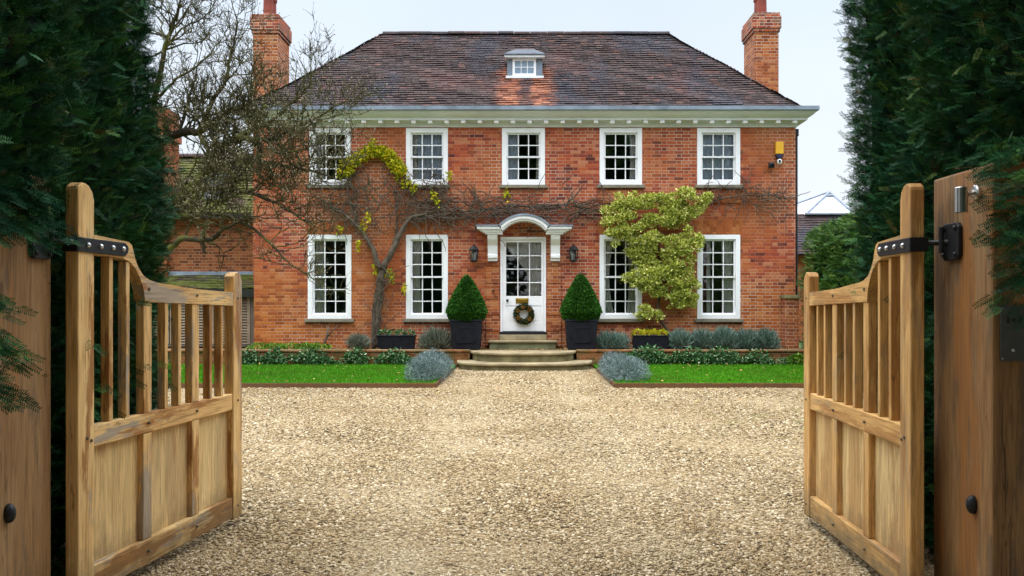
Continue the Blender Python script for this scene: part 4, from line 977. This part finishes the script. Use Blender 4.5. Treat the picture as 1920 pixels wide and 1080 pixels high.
for k in range(3):
    x0 = x1 - .95; m = MB(); m.box(x0, x0 + .07, 20.07, 20.14, zb + .06, zt - .01); m.box(x1 - .07, x1, 20.07, 20.14, zb + .06, zt - .01)
    nn = 17; hh = (zt - zb - .09) / nn
    for i in range(nn):
        z = zb + .07 + i * hh; m.add([(x0 + .07, 20.075, z), (x1 - .07, 20.075, z), (x1 - .07, 20.13, z + hh * .80), (x0 + .07, 20.13, z + hh * .80), (x0 + .07, 20.09, z - .012), (x1 - .07, 20.09, z - .012), (x1 - .07, 20.145, z + hh * .80 - .012), (x0 + .07, 20.145, z + hh * .80 - .012)],
              [(0, 1, 2, 3), (7, 6, 5, 4), (0, 4, 5, 1), (2, 6, 7, 3)])
    m.build('louvre_door', M_louv, wg, fix=False); x1 = x0 - .03

# neighbour's roof to the right
nb = thing('neighbour_house', (12, 34, 0), 'distant house with brown tiled roof and white glazed ridge, right of the brick house', 'house')
Yn = 32.0
MB().box(fx(1470, Yn), 18, Yn + .3, 40, 0, fz(470, Yn)).build('wall', M_wing, nb)
m = MB(); r = tile_slope(m, (fx(1462, Yn), Yn - .2, fz(478, Yn)), (18.5, Yn - .2, fz(478, Yn)), (fx(1462, Yn), Yn + 1.5, fz(401, Yn + 1.5)), (18.5, Yn + 1.5, fz(401, Yn + 1.5)), 17, tw=.22, seed=13, lift=.04)
with_rnd(m.build('roof', tile_mat('neighbour_tiles'), nb, fix=False), r)
Y2 = Yn + 1.3; A = W(1555, 361, Y2 + 1.6); f1, f2 = W(1511, 402, Y2), W(1602, 402, Y2); bk = W(1440, 402, Y2 + 3.2); tp = W(1440, 400, Y2 + 3.0); b3 = W(1602, 402, Y2 + 3.4)
m = MB(); m.add([f1, f2, A, bk, b3], [(0, 1, 2), (0, 2, 3), (1, 4, 2), (3, 2, 4)]); m.build('glazed_roof', plain('white_glazing', (.52, .58, .66), .35, .4, var=.05), nb, fix=False)
m = MB()
for a, b in ((A, f1), (A, f2), (f1, f2), (A, bk), (A.lerp(f1, .18), A.lerp(f2, .18))): m.tube([a + Vector((0, -.02, .02)), b + Vector((0, -.02, .02))], .05, 6)
m.build('glazing_frame', plain('grey_frame', (.18, .21, .26), .5, .4), nb)

# ------------------------------------------------------------------ hedges
def rounded(p, lo, hi, rad):
    q = np.clip(p, lo + rad, hi - rad); d = p - q; L = np.linalg.norm(d, axis=1, keepdims=True) + 1e-9
    return q + d / L * rad, d / L
def box_pts(lo, hi, n, faces):
    e = hi - lo; area = {'x0': e[1] * e[2], 'x1': e[1] * e[2], 'y0': e[0] * e[2], 'y1': e[0] * e[2], 'z1': e[0] * e[1], 'z0': e[0] * e[1]}
    tot = sum(area[f] * w for f, w in faces.items()); out = []
    for f, w in faces.items():
        k = int(n * area[f] * w / tot); p = lo + e * rng.random((k, 3)); ax = 'xyz'.index(f[0]); p[:, ax] = hi[ax] if f[1] == '1' else lo[ax]; out.append(p)
    return np.concatenate(out)
def hedge(name, label, lo, hi, rad, n, size, faces, warp, amp, mt, tmpl=YEW, depth=.16, group=None, coreoff=.14, extra=None, grid=26, sstr=1.0):
    lo, hi = np.array(lo, float), np.array(hi, float)
    p, nr = rounded(box_pts(lo, hi, n, faces), lo, hi, rad)
    p = warp(p); big = lump(p, 1.5, lo[0]); small = lump(p, 4.6, lo[1])
    p = p + nr * (amp * big + amp * .55 * small)[:, None] - nr * (depth * rng.random(n if len(p) == n else len(p)) ** 1.3)[:, None] + nr * (0.06 * (rng.random(len(p)) > .93))[:, None]
    d = nr * .9 + np.array([0, 0, .35]) + rng.normal(size=p.shape) * .55
    parts = [scat(*tmpl, p, frames(d, .8, (0, 0, 1)), np.stack([size * rng.uniform(.6, 1.3, len(p))] * 3, 1) * np.array([1, sstr, 1]))]
    if extra is not None: parts += extra
    V, Fi, r = merge(parts)
    base = ((lo[0] + hi[0]) / 2, (lo[1] + hi[1]) / 2, lo[2])
    o = link_mesh(name, np_mesh(name, V, Fi, r), mt, None, base); tag(o, label, 'hedge', group)
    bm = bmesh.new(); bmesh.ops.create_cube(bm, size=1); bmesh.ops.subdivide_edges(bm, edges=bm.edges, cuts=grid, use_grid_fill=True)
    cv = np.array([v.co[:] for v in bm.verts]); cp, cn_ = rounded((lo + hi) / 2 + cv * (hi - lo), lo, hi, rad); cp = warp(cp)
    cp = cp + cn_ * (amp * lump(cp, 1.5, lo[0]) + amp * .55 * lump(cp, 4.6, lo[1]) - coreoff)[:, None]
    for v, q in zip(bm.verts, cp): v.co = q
    me = bpy.data.meshes.new('dark_core'); bm.to_mesh(me); bm.free(); link_mesh('dark_core', me, M_core, o)  # solid dark core, added in place of the shade between the sprigs
    return o

def sprays(items):
    """long drooping yew shoots: (start, end, n) each a row of sprigs"""
    P = []; D = []; S = []
    for a, b, k in items:
        a, b = np.array(a), np.array(b); dr = (b - a) / np.linalg.norm(b - a)
        for i in range(k):
            t = i / k; pos = a + (b - a) * t + np.array([0, 0, -.05 * t * t]) + rng.normal(size=3) * .008
            for sgn in (-1, 1):
                sd = np.cross(dr, [0, 0, 1]); P.append(pos); D.append(dr * .8 + sgn * sd * .7 + rng.normal(size=3) * .22 + np.array([0, 0, .02])); S.append(.10 * (1.1 - .4 * t))
        P.append(b); D.append(dr); S.append(.09)
    P, D, S = np.array(P), np.array(D), np.array(S)
    return scat(*YEW, P, frames(D, .35, (.1, -.9, .45)), S)

def warpL(p):
    q = p.copy(); z = p[:, 2]
    q[:, 0] -= np.where(z > 2.3, .10 * (z - 2.3) ** 1.2, 0); q[:, 0] -= np.where(z < 1.6, .16 * (1.6 - z) / 1.6, 0)
    q[:, 1] -= np.where(z > 2.2, .12 * (z - 2.2), 0); return q
def rs_(x0, x1, y0, y1, z0, z1, k, sg, ln=(.18, .34), drop=(.08, .2)):
    r_ = random.Random(int(abs(x0) * 1000) + k); out = []
    for _ in range(k):
        a = (r_.uniform(x0, x1), r_.uniform(y0, y1), r_.uniform(z0, z1)); L = r_.uniform(*ln)
        out.append((a, (a[0] - sg * L * r_.uniform(.7, 1), a[1] + r_.uniform(-.08, .06), a[2] - r_.uniform(*drop)), int(L / .035)))
    return out
GP = 'tall yew hedges at the gateway'
ex = [sprays(rs_(-2.26, -2.18, 3.0, 3.2, 1.22, 1.66, 34, -1, (.18, .33)) + rs_(-2.30, -2.16, 3.2, 3.6, 1.80, 1.98, 26, -1, (.14, .26), (.06, .16)) + rs_(-2.34, -2.26, 3.95, 4.75, .95, 1.6, 16, -1, (.2, .32)))]
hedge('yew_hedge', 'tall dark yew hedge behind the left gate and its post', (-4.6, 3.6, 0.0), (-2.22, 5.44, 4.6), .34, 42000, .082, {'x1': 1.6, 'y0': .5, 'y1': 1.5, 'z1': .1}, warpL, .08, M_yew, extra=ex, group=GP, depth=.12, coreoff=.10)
hedge('yew_hedge', 'overhanging yew growth on top of the left gate post', (-4.4, 2.75, 1.74), (-2.05, 3.85, 4.6), .26, 16000, .085, {'x1': 1.6, 'y1': .6, 'y0': .5, 'z0': 1.0}, lambda p: p, .07, M_yew, group=GP, grid=18, depth=.12, coreoff=.10)
def warpR(p):
    q = p.copy(); z = p[:, 2]
    q[:, 0] += np.where(z < 1.6, .12 * (1.6 - z) / 1.6, 0) + np.where(z > 2.4, .05 * (z - 2.4), 0); q[:, 1] += 0.05 * (z - 2); return q
ex = [sprays(rs_(2.06, 2.2, 4.15, 4.9, 1.2, 1.9, 14, 1, (.15, .28)))]
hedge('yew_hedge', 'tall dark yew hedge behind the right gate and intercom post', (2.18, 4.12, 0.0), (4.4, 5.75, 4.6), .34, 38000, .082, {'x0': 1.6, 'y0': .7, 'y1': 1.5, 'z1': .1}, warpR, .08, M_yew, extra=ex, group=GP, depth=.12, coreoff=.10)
ex = [sprays(rs_(2.02, 2.12, 3.1, 3.42, 1.72, 2.15, 30, 1, (.16, .30), (.04, .14)) + rs_(2.05, 2.15, 3.2, 3.4, 1.55, 1.75, 8, 1, (.12, .2)))]
hedge('yew_hedge', 'overhanging yew growth above the spotlight and intercom', (1.98, 2.5, 2.12), (4.2, 4.3, 4.6), .28, 18000, .085, {'x0': 1.5, 'y1': .3, 'y0': .6, 'z0': 1.0}, lambda p: p, .07, M_yew, group=GP, grid=18, extra=ex, depth=.12, coreoff=.10)
hedge('side_hedge', 'lower mid green hedge running back to the right corner of the house', (6.34, 10.5, 0.0), (8.4, 18.9, 3.12), .36, 19000, .12, {'x0': 1.4, 'y0': .7, 'y1': .3, 'z1': .7}, lambda p: p + np.stack([0 * p[:, 0], 0 * p[:, 0], np.where(p[:, 2] > 1, .06 * (18 - p[:, 1]), 0)], 1), .10, M_hedge2, group=None, coreoff=.16)

# ------------------------------------------------------------------ gates and posts
def gate(sg, loc, rotz, wm, label):
    t = thing('timber_gate', loc, label, 'gate', 'pair of open timber gates', rotz); BASE[t.name] = Vector((0, 0, 0))
    L, ws, T = 1.66, .12, .066; o = lambda x: x * sg       # +x * sg is the outer side
    def bx(x0, x1, y0, y1, z0, z1): return MB().box(o(x0), o(x1), y0, y1, z0, z1)
    MB().prism([(0, .04), (ws, .04), (ws, 1.945), (ws - .012, 1.985), (ws - .04, 2.012), (ws - .065, 2.02), (.03, 2.02), (0.004, 2.0), (0, 1.985)], 'x', 0, o(T)).build('hinge_stile', wm['z'], t, bevel=.007)
    MB().prism([(L - ws, .05), (L, .05), (L, 1.60), (L - .02, 1.64), (L - .05, 1.66), (L - .09, 1.655), (L - ws, 1.63)], 'x', 0, o(T)).build('end_stile', wm['z'], t, bevel=.006)
    MB().box(o(.006), o(T - .006), ws, L - ws, .06, .195).build('bottom_rail', wm['y'], t, bevel=.006)
    MB().box(o(.006), o(T - .006), ws, L - ws, .762, .868).build('middle_rail', wm['y'], t, bevel=.006)
    top = [(ws, 1.782), (.40, 1.768), (.425, 1.755), (.44, 1.725), (.455, 1.685), (.485, 1.64), (.53, 1.60), (.59, 1.578), (.66, 1.567), (1.05, 1.54), (L - ws, 1.525)]
    bot = [(L - ws, 1.44), (1.04, 1.452), (.545, 1.462), (.535, 1.52), (.505, 1.58), (.46, 1.635), (.41, 1.668), (.35, 1.682), (ws, 1.688)]
    mm = MB(); x0, x1 = o(.002), o(T - .002)                # quads between matching stations, so the swept rail stays clean
    tb = lambda y, pl: np.interp(y, [q[0] for q in sorted(pl)], [q[1] for q in sorted(pl)])
    st_ = sorted({q[0] for q in top} | {q[0] for q in bot})
    for a, b in zip(st_, st_[1:]): mm.prism([(a, tb(a, bot)), (b, tb(b, bot)), (b, tb(b, top)), (a, tb(a, top))], 'x', x0, x1)
    me_o = mm.build('top_rail', wm['y'], t)
    bm = bmesh.new(); bm.from_mesh(me_o.data); bmesh.ops.remove_doubles(bm, verts=bm.verts, dist=1e-5)
    ff = [f for f in bm.faces if abs(f.normal.y) > .99 and ws + .01 < f.calc_center_median().y < L - ws - .01]
    bmesh.ops.delete(bm, geom=ff, context='FACES_ONLY'); bmesh.ops.recalc_face_normals(bm, faces=bm.faces); bm.to_mesh(me_o.data); bm.free()
    mu = [(.54, .62), (1.04, 1.12)]; edges = [ws, .54, .62, 1.04, 1.12, L - ws]
    for a, b in mu:
        zt = float(tb((a + b) / 2, bot)) - .001 if a > .6 else 1.462
        MB().box(o(.009), o(T - .009), a, b, .196, .761).build('muntin', wm['z'], t, bevel=.005)
        MB().box(o(.009), o(T - .009), a + (.006 if a < .6 else 0), b, .869, zt).build('muntin', wm['z'], t, bevel=.005)
    for k in range(3):
        a, b = edges[2 * k], edges[2 * k + 1]
        MB().box(o(.042), o(.056), a, b, .196, .761).build('panel', M_panel, t)
        for q in (1, 2):
            yc = a + (b - a) * q / 3 + .004; zt = float(tb(yc, bot)) - .001
            MB().box(o(.010), o(.056), yc - .016, yc + .016, .869, zt).build('bar', wm['z'], t, bevel=.003)
    for y, z in ((.065, .815), (.055, .12), (.58, .815), (.58, .13), (1.08, .815), (1.08, .13), (L - .06, .82), (L - .06, .13), (1.08, 1.50), (.58, 1.53), (L - .06, 1.49), (.095, .80)):
        m = MB(); m.lathe([(.008, 0), (.008, .008), (.004, .011)], (0, 0, 0), 8)
        m.v = [(-o(v[2]) + o(.004), y + v[0], z + v[1]) for v in m.v]; m.build('peg', M_louvd, t)
    # strap hinge
    m = MB(); zc = 1.728; hh = .034
    pl = [(-.008, zc - hh), (.355, zc - hh - .002), (.378, zc - .018), (.384, zc), (.378, zc + .018), (.355, zc + hh - .002), (-.008, zc + hh)]
    m.prism(pl, 'x', -o(.009), -o(.0005)); m.box(-o(.009), o(T + .009), -.017, -.0085, zc - hh, zc + hh); m.prism(pl, 'x', o(T + .0005), o(T + .009))
    s = m.build('strap_hinge', M_iron, t, bevel=.003)
    for y in (.06, .155, .25, .335):
        m = MB(); m.lathe([(.0125, 0), (.0125, .004), (.008, .010), (.002, .012)], (0, 0, 0), 12); m.v = [(-o(.009 + v[2]), y + v[0], zc + v[1]) for v in m.v]; m.build('bolt', M_bolt, s, smooth=True)
    return t
gl_ang = math.atan2(-.125, 1.0); gate(-1, (-2.07, 3.87, 0), gl_ang, WL, 'weathered timber gate standing open on the left, patchy orange and grey')
gate(1, (1.815, 3.90, 0), math.atan2(-.035, 1.0), WR, 'cleaner pale timber gate standing open on the right, below the steel spotlight')

def post(sg, x_in, y0, y1, zt, hy, label, near_edge):
    xo = x_in + sg * .42; t = thing('gate_post', ((x_in + xo) / 2, (y0 + y1) / 2, 0), label, 'gate post', 'oak gate posts')
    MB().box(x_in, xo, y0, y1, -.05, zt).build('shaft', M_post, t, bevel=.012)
    m = MB(); zc = 1.735; r_ = .018; z0, z1, ya, yb = zc - .085, zc + .085, hy - .075, hy + .075
    pl = [(ya + .02, z0), (yb - .02, z0), (yb, z0 + .02), (yb, z1 - .02), (yb - .02, z1), (ya + .02, z1), (ya, z1 - .02), (ya, z0 + .02)]
    m.prism(pl, 'x', x_in - sg * .022, x_in - sg * .0005); h = m.build('hinge_plate', M_iron, t, bevel=.004)
    for a in (-.05, .05):
        for b in (-.06, .06):
            mm = MB(); mm.lathe([(.012, 0), (.012, .006), (.006, .012)], (0, 0, 0), 10); mm.v = [(x_in - sg * (.022 + v[2]), hy + a + v[0], zc + b + v[1]) for v in mm.v]; mm.build('bolt', M_iron, h)
    m = MB(); m.tube([(x_in - sg * .01, hy + .02, zc), (x_in - sg * .07, hy + .06, zc), (x_in - sg * .10, hy + .1, zc)], .014, 8); m.tube([(x_in - sg * .045, hy + .03, zc - .05), (x_in - sg * .045, hy + .03, zc + .07)], .011, 8)
    m.build('hinge_pin', M_iron, h)
    m = MB(); n = 16
    for k in range(5): pass
    m.lathe([(.030, 0), (.034, .008), (.030, .022), (.018, .032), (.002, .036)], (0, 0, 0), 18); kz_ = .57
    m.v = [(x_in - sg * v[2], near_edge + v[0] * .75, kz_ + v[1] * 1.25) for v in m.v]; m.build('knob', M_iron, t, smooth=True)
    return t
post(-1, -2.17, 3.30, 3.83, 2.02, 3.72, 'oak gate post at the far left with long cracks and a black knob', 3.497)
post(1, 1.98, 3.51, 4.02, 2.05, 3.82, 'oak gate post carrying the spotlight and the intercom plate', 3.65)

t = thing('spotlight', (1.98, 3.62, 1.94), 'small cylindrical stainless steel spotlight fixed high on the right oak post', 'spotlight')
m = MB(); m.lathe([(.033, 0), (.033, .016), (.028, .02), (.012, .022)], (0, 0, 0), 24); m.v = [(1.98 - v[2], 3.62 + v[0], 1.935 + v[1]) for v in m.v]; m.build('mount', M_steel, t, smooth=False)
MB().tube([(1.96, 3.62, 1.935), (1.925, 3.61, 1.925)], .012, 8).build('arm', M_steel, t)
MB().lathe([(.022, -.002), (.027, -.002), (.027, .104), (.024, .107), (.002, .108)], (1.895, 3.60, 1.848), 28).build('barrel', M_steel, t, smooth=False)
t = thing('intercom', (2.07, 3.505, 1.21), 'dark steel intercom panel set on the front of the right oak post', 'intercom')
xa, xb, za, zb = 2.008, 2.15, fz(678, 3.5), fz(573, 3.5)
MB().box(xa, xb, 3.500, 3.5095, za, zb).build('plate', M_plate, t, bevel=.003)
def disc(x, z, r, name, mt, d=.004):
    m = MB(); m.lathe([(r, 0), (r, d), (r * .7, d + .001)], (0, 0, 0), 16); m.v = [(x + v[0], 3.4998 - v[2], z + v[1]) for v in m.v]; m.build(name, mt, t)
disc(fx(1901, 3.5), fz(600, 3.5), .0085, 'lens', M_iron); disc(fx(1899, 3.5), fz(657, 3.5), .006, 'button', M_bolt)
for x, z in ((xa + .008, zb - .012), (xa + .008, za + .012)): disc(x, z, .0028, 'screw', M_bolt, .002)
for a in (1888, 1912): MB().box(fx(a, 3.5), fx(a + 4, 3.5), 3.4975, 3.4998, fz(606, 3.5), fz(594, 3.5)).build('slot', M_iron, t)

# unseen trees added behind the viewer to shade the gateway and darken the panes
nw = 26000; P = np.stack([rng.uniform(-16, 16, nw), np.zeros(nw), np.zeros(nw)], 1)
P[:, 2] = rng.random(nw) ** .85 * (13.5 - np.abs(P[:, 0]) * .28 + 2.2 * lump(P * .4)); P[:, 1] = -5.0 - 3.0 * rng.random(nw) + 1.4 * lump(P, .6)
nw = 16000; Q = np.stack([rng.uniform(-9, 9, nw), rng.uniform(-7, 1.9, nw), np.zeros(nw)], 1)      # added overhead leaf slab, out of view, blocking sky light on the gates
Q[:, 2] = 8.5 + 1.2 * lump(Q * .5) + 3.0 * rng.random(nw) ** 2 - .03 * Q[:, 0] ** 2; P = np.concatenate([P, Q])
V, Fi, r = scat(*LEAF, P, frames(rng.normal(size=P.shape)), rng.uniform(.28, .62, len(P)))
tag(link_mesh('added_shade_trees', np_mesh('added_shade_trees', V, Fi, r), M_shade_tree), 'unseen belt of trees added across the lane to shade the gateway', 'trees', kind='stuff')

# ------------------------------------------------------------------ bare magnolia
tr = thing('magnolia_tree', (-6.6, 14.3, 0.05), 'bare spreading tree with mossy limbs in front of the left end of the house', 'tree')
rt = random.Random(21); mt_, mw = MB(), MB(); buds = []
def limb(pl, rs):
    pts = [W(a, b, Y) for a, b, Y in pl]
    rr = [rs[0] + (rs[1] - rs[0]) * (i / (len(pl) - 1)) for i in range(len(pl))]
    out = []; ro = []
    for i in range(len(pts) - 1):
        p0, p1, p2, p3 = pts[max(i - 1, 0)], pts[i], pts[i + 1], pts[min(i + 2, len(pts) - 1)]
        for k in range(5):
            t = k / 5; q = 0.5 * ((2 * p1) + (p2 - p0) * t + (2 * p0 - 5 * p1 + 4 * p2 - p3) * t * t + (3 * p1 - p0 - 3 * p2 + p3) * t ** 3)
            out.append(q + Vector((rt.uniform(-.015, .015), rt.uniform(-.015, .015), rt.uniform(-.015, .015)))); ro.append(rr[i] * (1 - t) + rr[i + 1] * t)
    out.append(pts[-1]); ro.append(rr[-1]); mt_.tube(out, ro, 8); return out, ro
def grow(p, d, ln, r, lvl):
    n = 4 if lvl else 5; pts = [p]; q = p.copy(); dd = d.normalized()
    for i in range(n):
        dd = (dd + Vector((rt.gauss(0, .22), rt.gauss(0, .18), rt.gauss(.07, .22)))).normalized(); q = q + dd * ln / n; pts.append(q)
    mw.tube(pts, [r * (1 - .75 * i / n) for i in range(n + 1)], 5 if r > .012 else 4, caps=False)
    if lvl == 0 or ln < .16:
        buds.append((pts[-1], dd)); return
    k = {3: rt.randint(5, 7), 2: rt.randint(4, 6), 1: rt.randint(3, 4)}[lvl]
    for i in range(k):
        t = rt.uniform(.25, 1.0); j = min(n - 1, int(t * n)); b = pts[j].lerp(pts[j + 1], t * n - j)
        ax = Vector((rt.gauss(0, 1), rt.gauss(0, 1), rt.gauss(0, 1))).normalized(); dv = (dd * .75 + ax * .85 + Vector((0, 0, .22))).normalized()
        grow(b, dv, ln * rt.uniform(.42, .68), max(.006, r * .55), lvl - 1)
    buds.append((pts[-1], dd))
limb([(225, 780, 14.3), (235, 640, 14.3), (250, 540, 14.3), (268, 470, 14.2)], (.16, .12))
LB = [([(268, 470, 14.2), (300, 475, 14.0), (318, 465, 13.9), (344, 447, 13.8), (377, 450, 13.7), (400, 447, 13.6), (410, 436, 13.5)], (.062, .035), .45),
      ([(377, 450, 13.7), (381, 462, 13.7), (385, 475, 13.7)], (.045, .02), 0),
      ([(268, 470, 14.2), (310, 400, 14.3), (350, 360, 14.4), (380, 330, 14.5), (399, 294, 14.5), (416, 275, 14.5), (447, 258, 14.4), (474, 239, 14.3), (480, 219, 14.3), (500, 198, 14.2)], (.11, .035), 1.0),
      ([(250, 540, 14.3), (270, 380, 14.7), (300, 270, 14.9), (336, 250, 14.9), (372, 247, 14.9), (391, 236, 14.9), (413, 219, 14.9), (436, 206, 14.9), (470, 192, 14.9)], (.10, .03), 1.0),
      ([(372, 247, 14.9), (386, 222, 15.0), (400, 186, 15.0), (420, 158, 15.0), (431, 112, 15.1), (436, 92, 15.1), (444, 50, 15.1), (438, 17, 15.1)], (.05, .008), .9),
      ([(372, 247, 14.9), (385, 272, 14.8), (397, 300, 14.6)], (.04, .04), .4),
      ([(270, 380, 14.7), (290, 200, 14.6), (308, 95, 14.5), (322, 55, 14.5), (335, 15, 14.5), (340, -15, 14.5)], (.06, .012), .7),
      ([(308, 95, 14.5), (340, 55, 14.4), (372, 38, 14.3), (405, 14, 14.3)], (.022, .006), .8),
      ([(300, 180, 14.6), (330, 150, 14.4), (370, 125, 14.3), (410, 80, 14.3)], (.03, .008), .8),
      ([(336, 250, 14.9), (350, 200, 15.2), (362, 160, 15.3), (372, 118, 15.3)], (.035, .008), 1.0),
      ([(447, 258, 14.4), (500, 262, 14.0), (545, 245, 13.8), (590, 222, 13.7), (635, 196, 13.7)], (.05, .008), 1.0),
      ([(474, 239, 14.3), (505, 230, 14.6), (540, 200, 14.7), (575, 165, 14.7), (595, 120, 14.7)], (.04, .006), .8),
      ([(416, 275, 14.5), (470, 300, 14.0), (520, 308, 13.7), (580, 320, 13.6), (640, 338, 13.6)], (.05, .008), 1.0),
      ([(350, 360, 14.4), (400, 352, 14.0), (450, 358, 13.8), (500, 372, 13.7), (545, 398, 13.6), (590, 425, 13.6)], (.05, .008), .9),
      ([(310, 400, 14.3), (350, 405, 13.8), (400, 400, 13.6), (450, 415, 13.5), (505, 455, 13.4), (540, 492, 13.4), (575, 515, 13.4)], (.045, .006), .55),
      ([(480, 219, 14.3), (470, 180, 14.3), (478, 140, 14.3), (470, 110, 14.3)], (.028, .006), .8),
      ([(500, 262, 14.0), (520, 285, 13.5), (560, 280, 13.3), (610, 268, 13.3)], (.03, .006), .9),
      ([(391, 236, 14.9), (420, 300, 14.2), (440, 330, 13.9), (480, 340, 13.8), (530, 350, 13.7)], (.03, .006), .9),
      ([(410, 436, 13.5), (440, 420, 13.4), (470, 405, 13.4), (500, 410, 13.4)], (.03, .006), .5)]
for pl, rs, dens in LB:
    pts, ro = limb(pl, rs)
    tot = sum((b - a).length for a, b in zip(pts, pts[1:])); k = int(tot * (11.5 if pl[-1][0] > 480 else 9.5) * dens)
    for i in range(k):
        j = rt.randint(2, len(pts) - 2); d = (pts[j + 1] - pts[j]).normalized()
        ax = Vector((rt.gauss(0, 1), rt.gauss(0, .8), rt.gauss(.25, 1))).normalized()
        if pts[j].x < -7.0: continue
        grow(pts[j], (d * .5 + ax), rt.uniform(.35, .85), max(.008, ro[j] * .55) if ro[j] < .04 else .021, 2)
    if rs[1] < .02 and dens: grow(pts[-1], pts[-1] - pts[-3], .5, rs[1], 2)
mt_.build('trunk', M_bark, tr, smooth=True)
mw.build('twigs', M_twig, tr, smooth=False, fix=False)
P = np.array([b[0][:] for b in buds]); D = np.array([b[1][:] for b in buds]); keep = rng.random(len(P)) < .8; P, D = P[keep], D[keep]
link_mesh('buds', np_mesh('buds', *scat(ICO[0] * np.array([.3, 1, .3]) + np.array([0, .8, 0]), ICO[1], P, frames(D), rng.uniform(.012, .024, len(P)))), M_bud, tr)
print('twig faces', len(mw.f), 'buds', len(P))
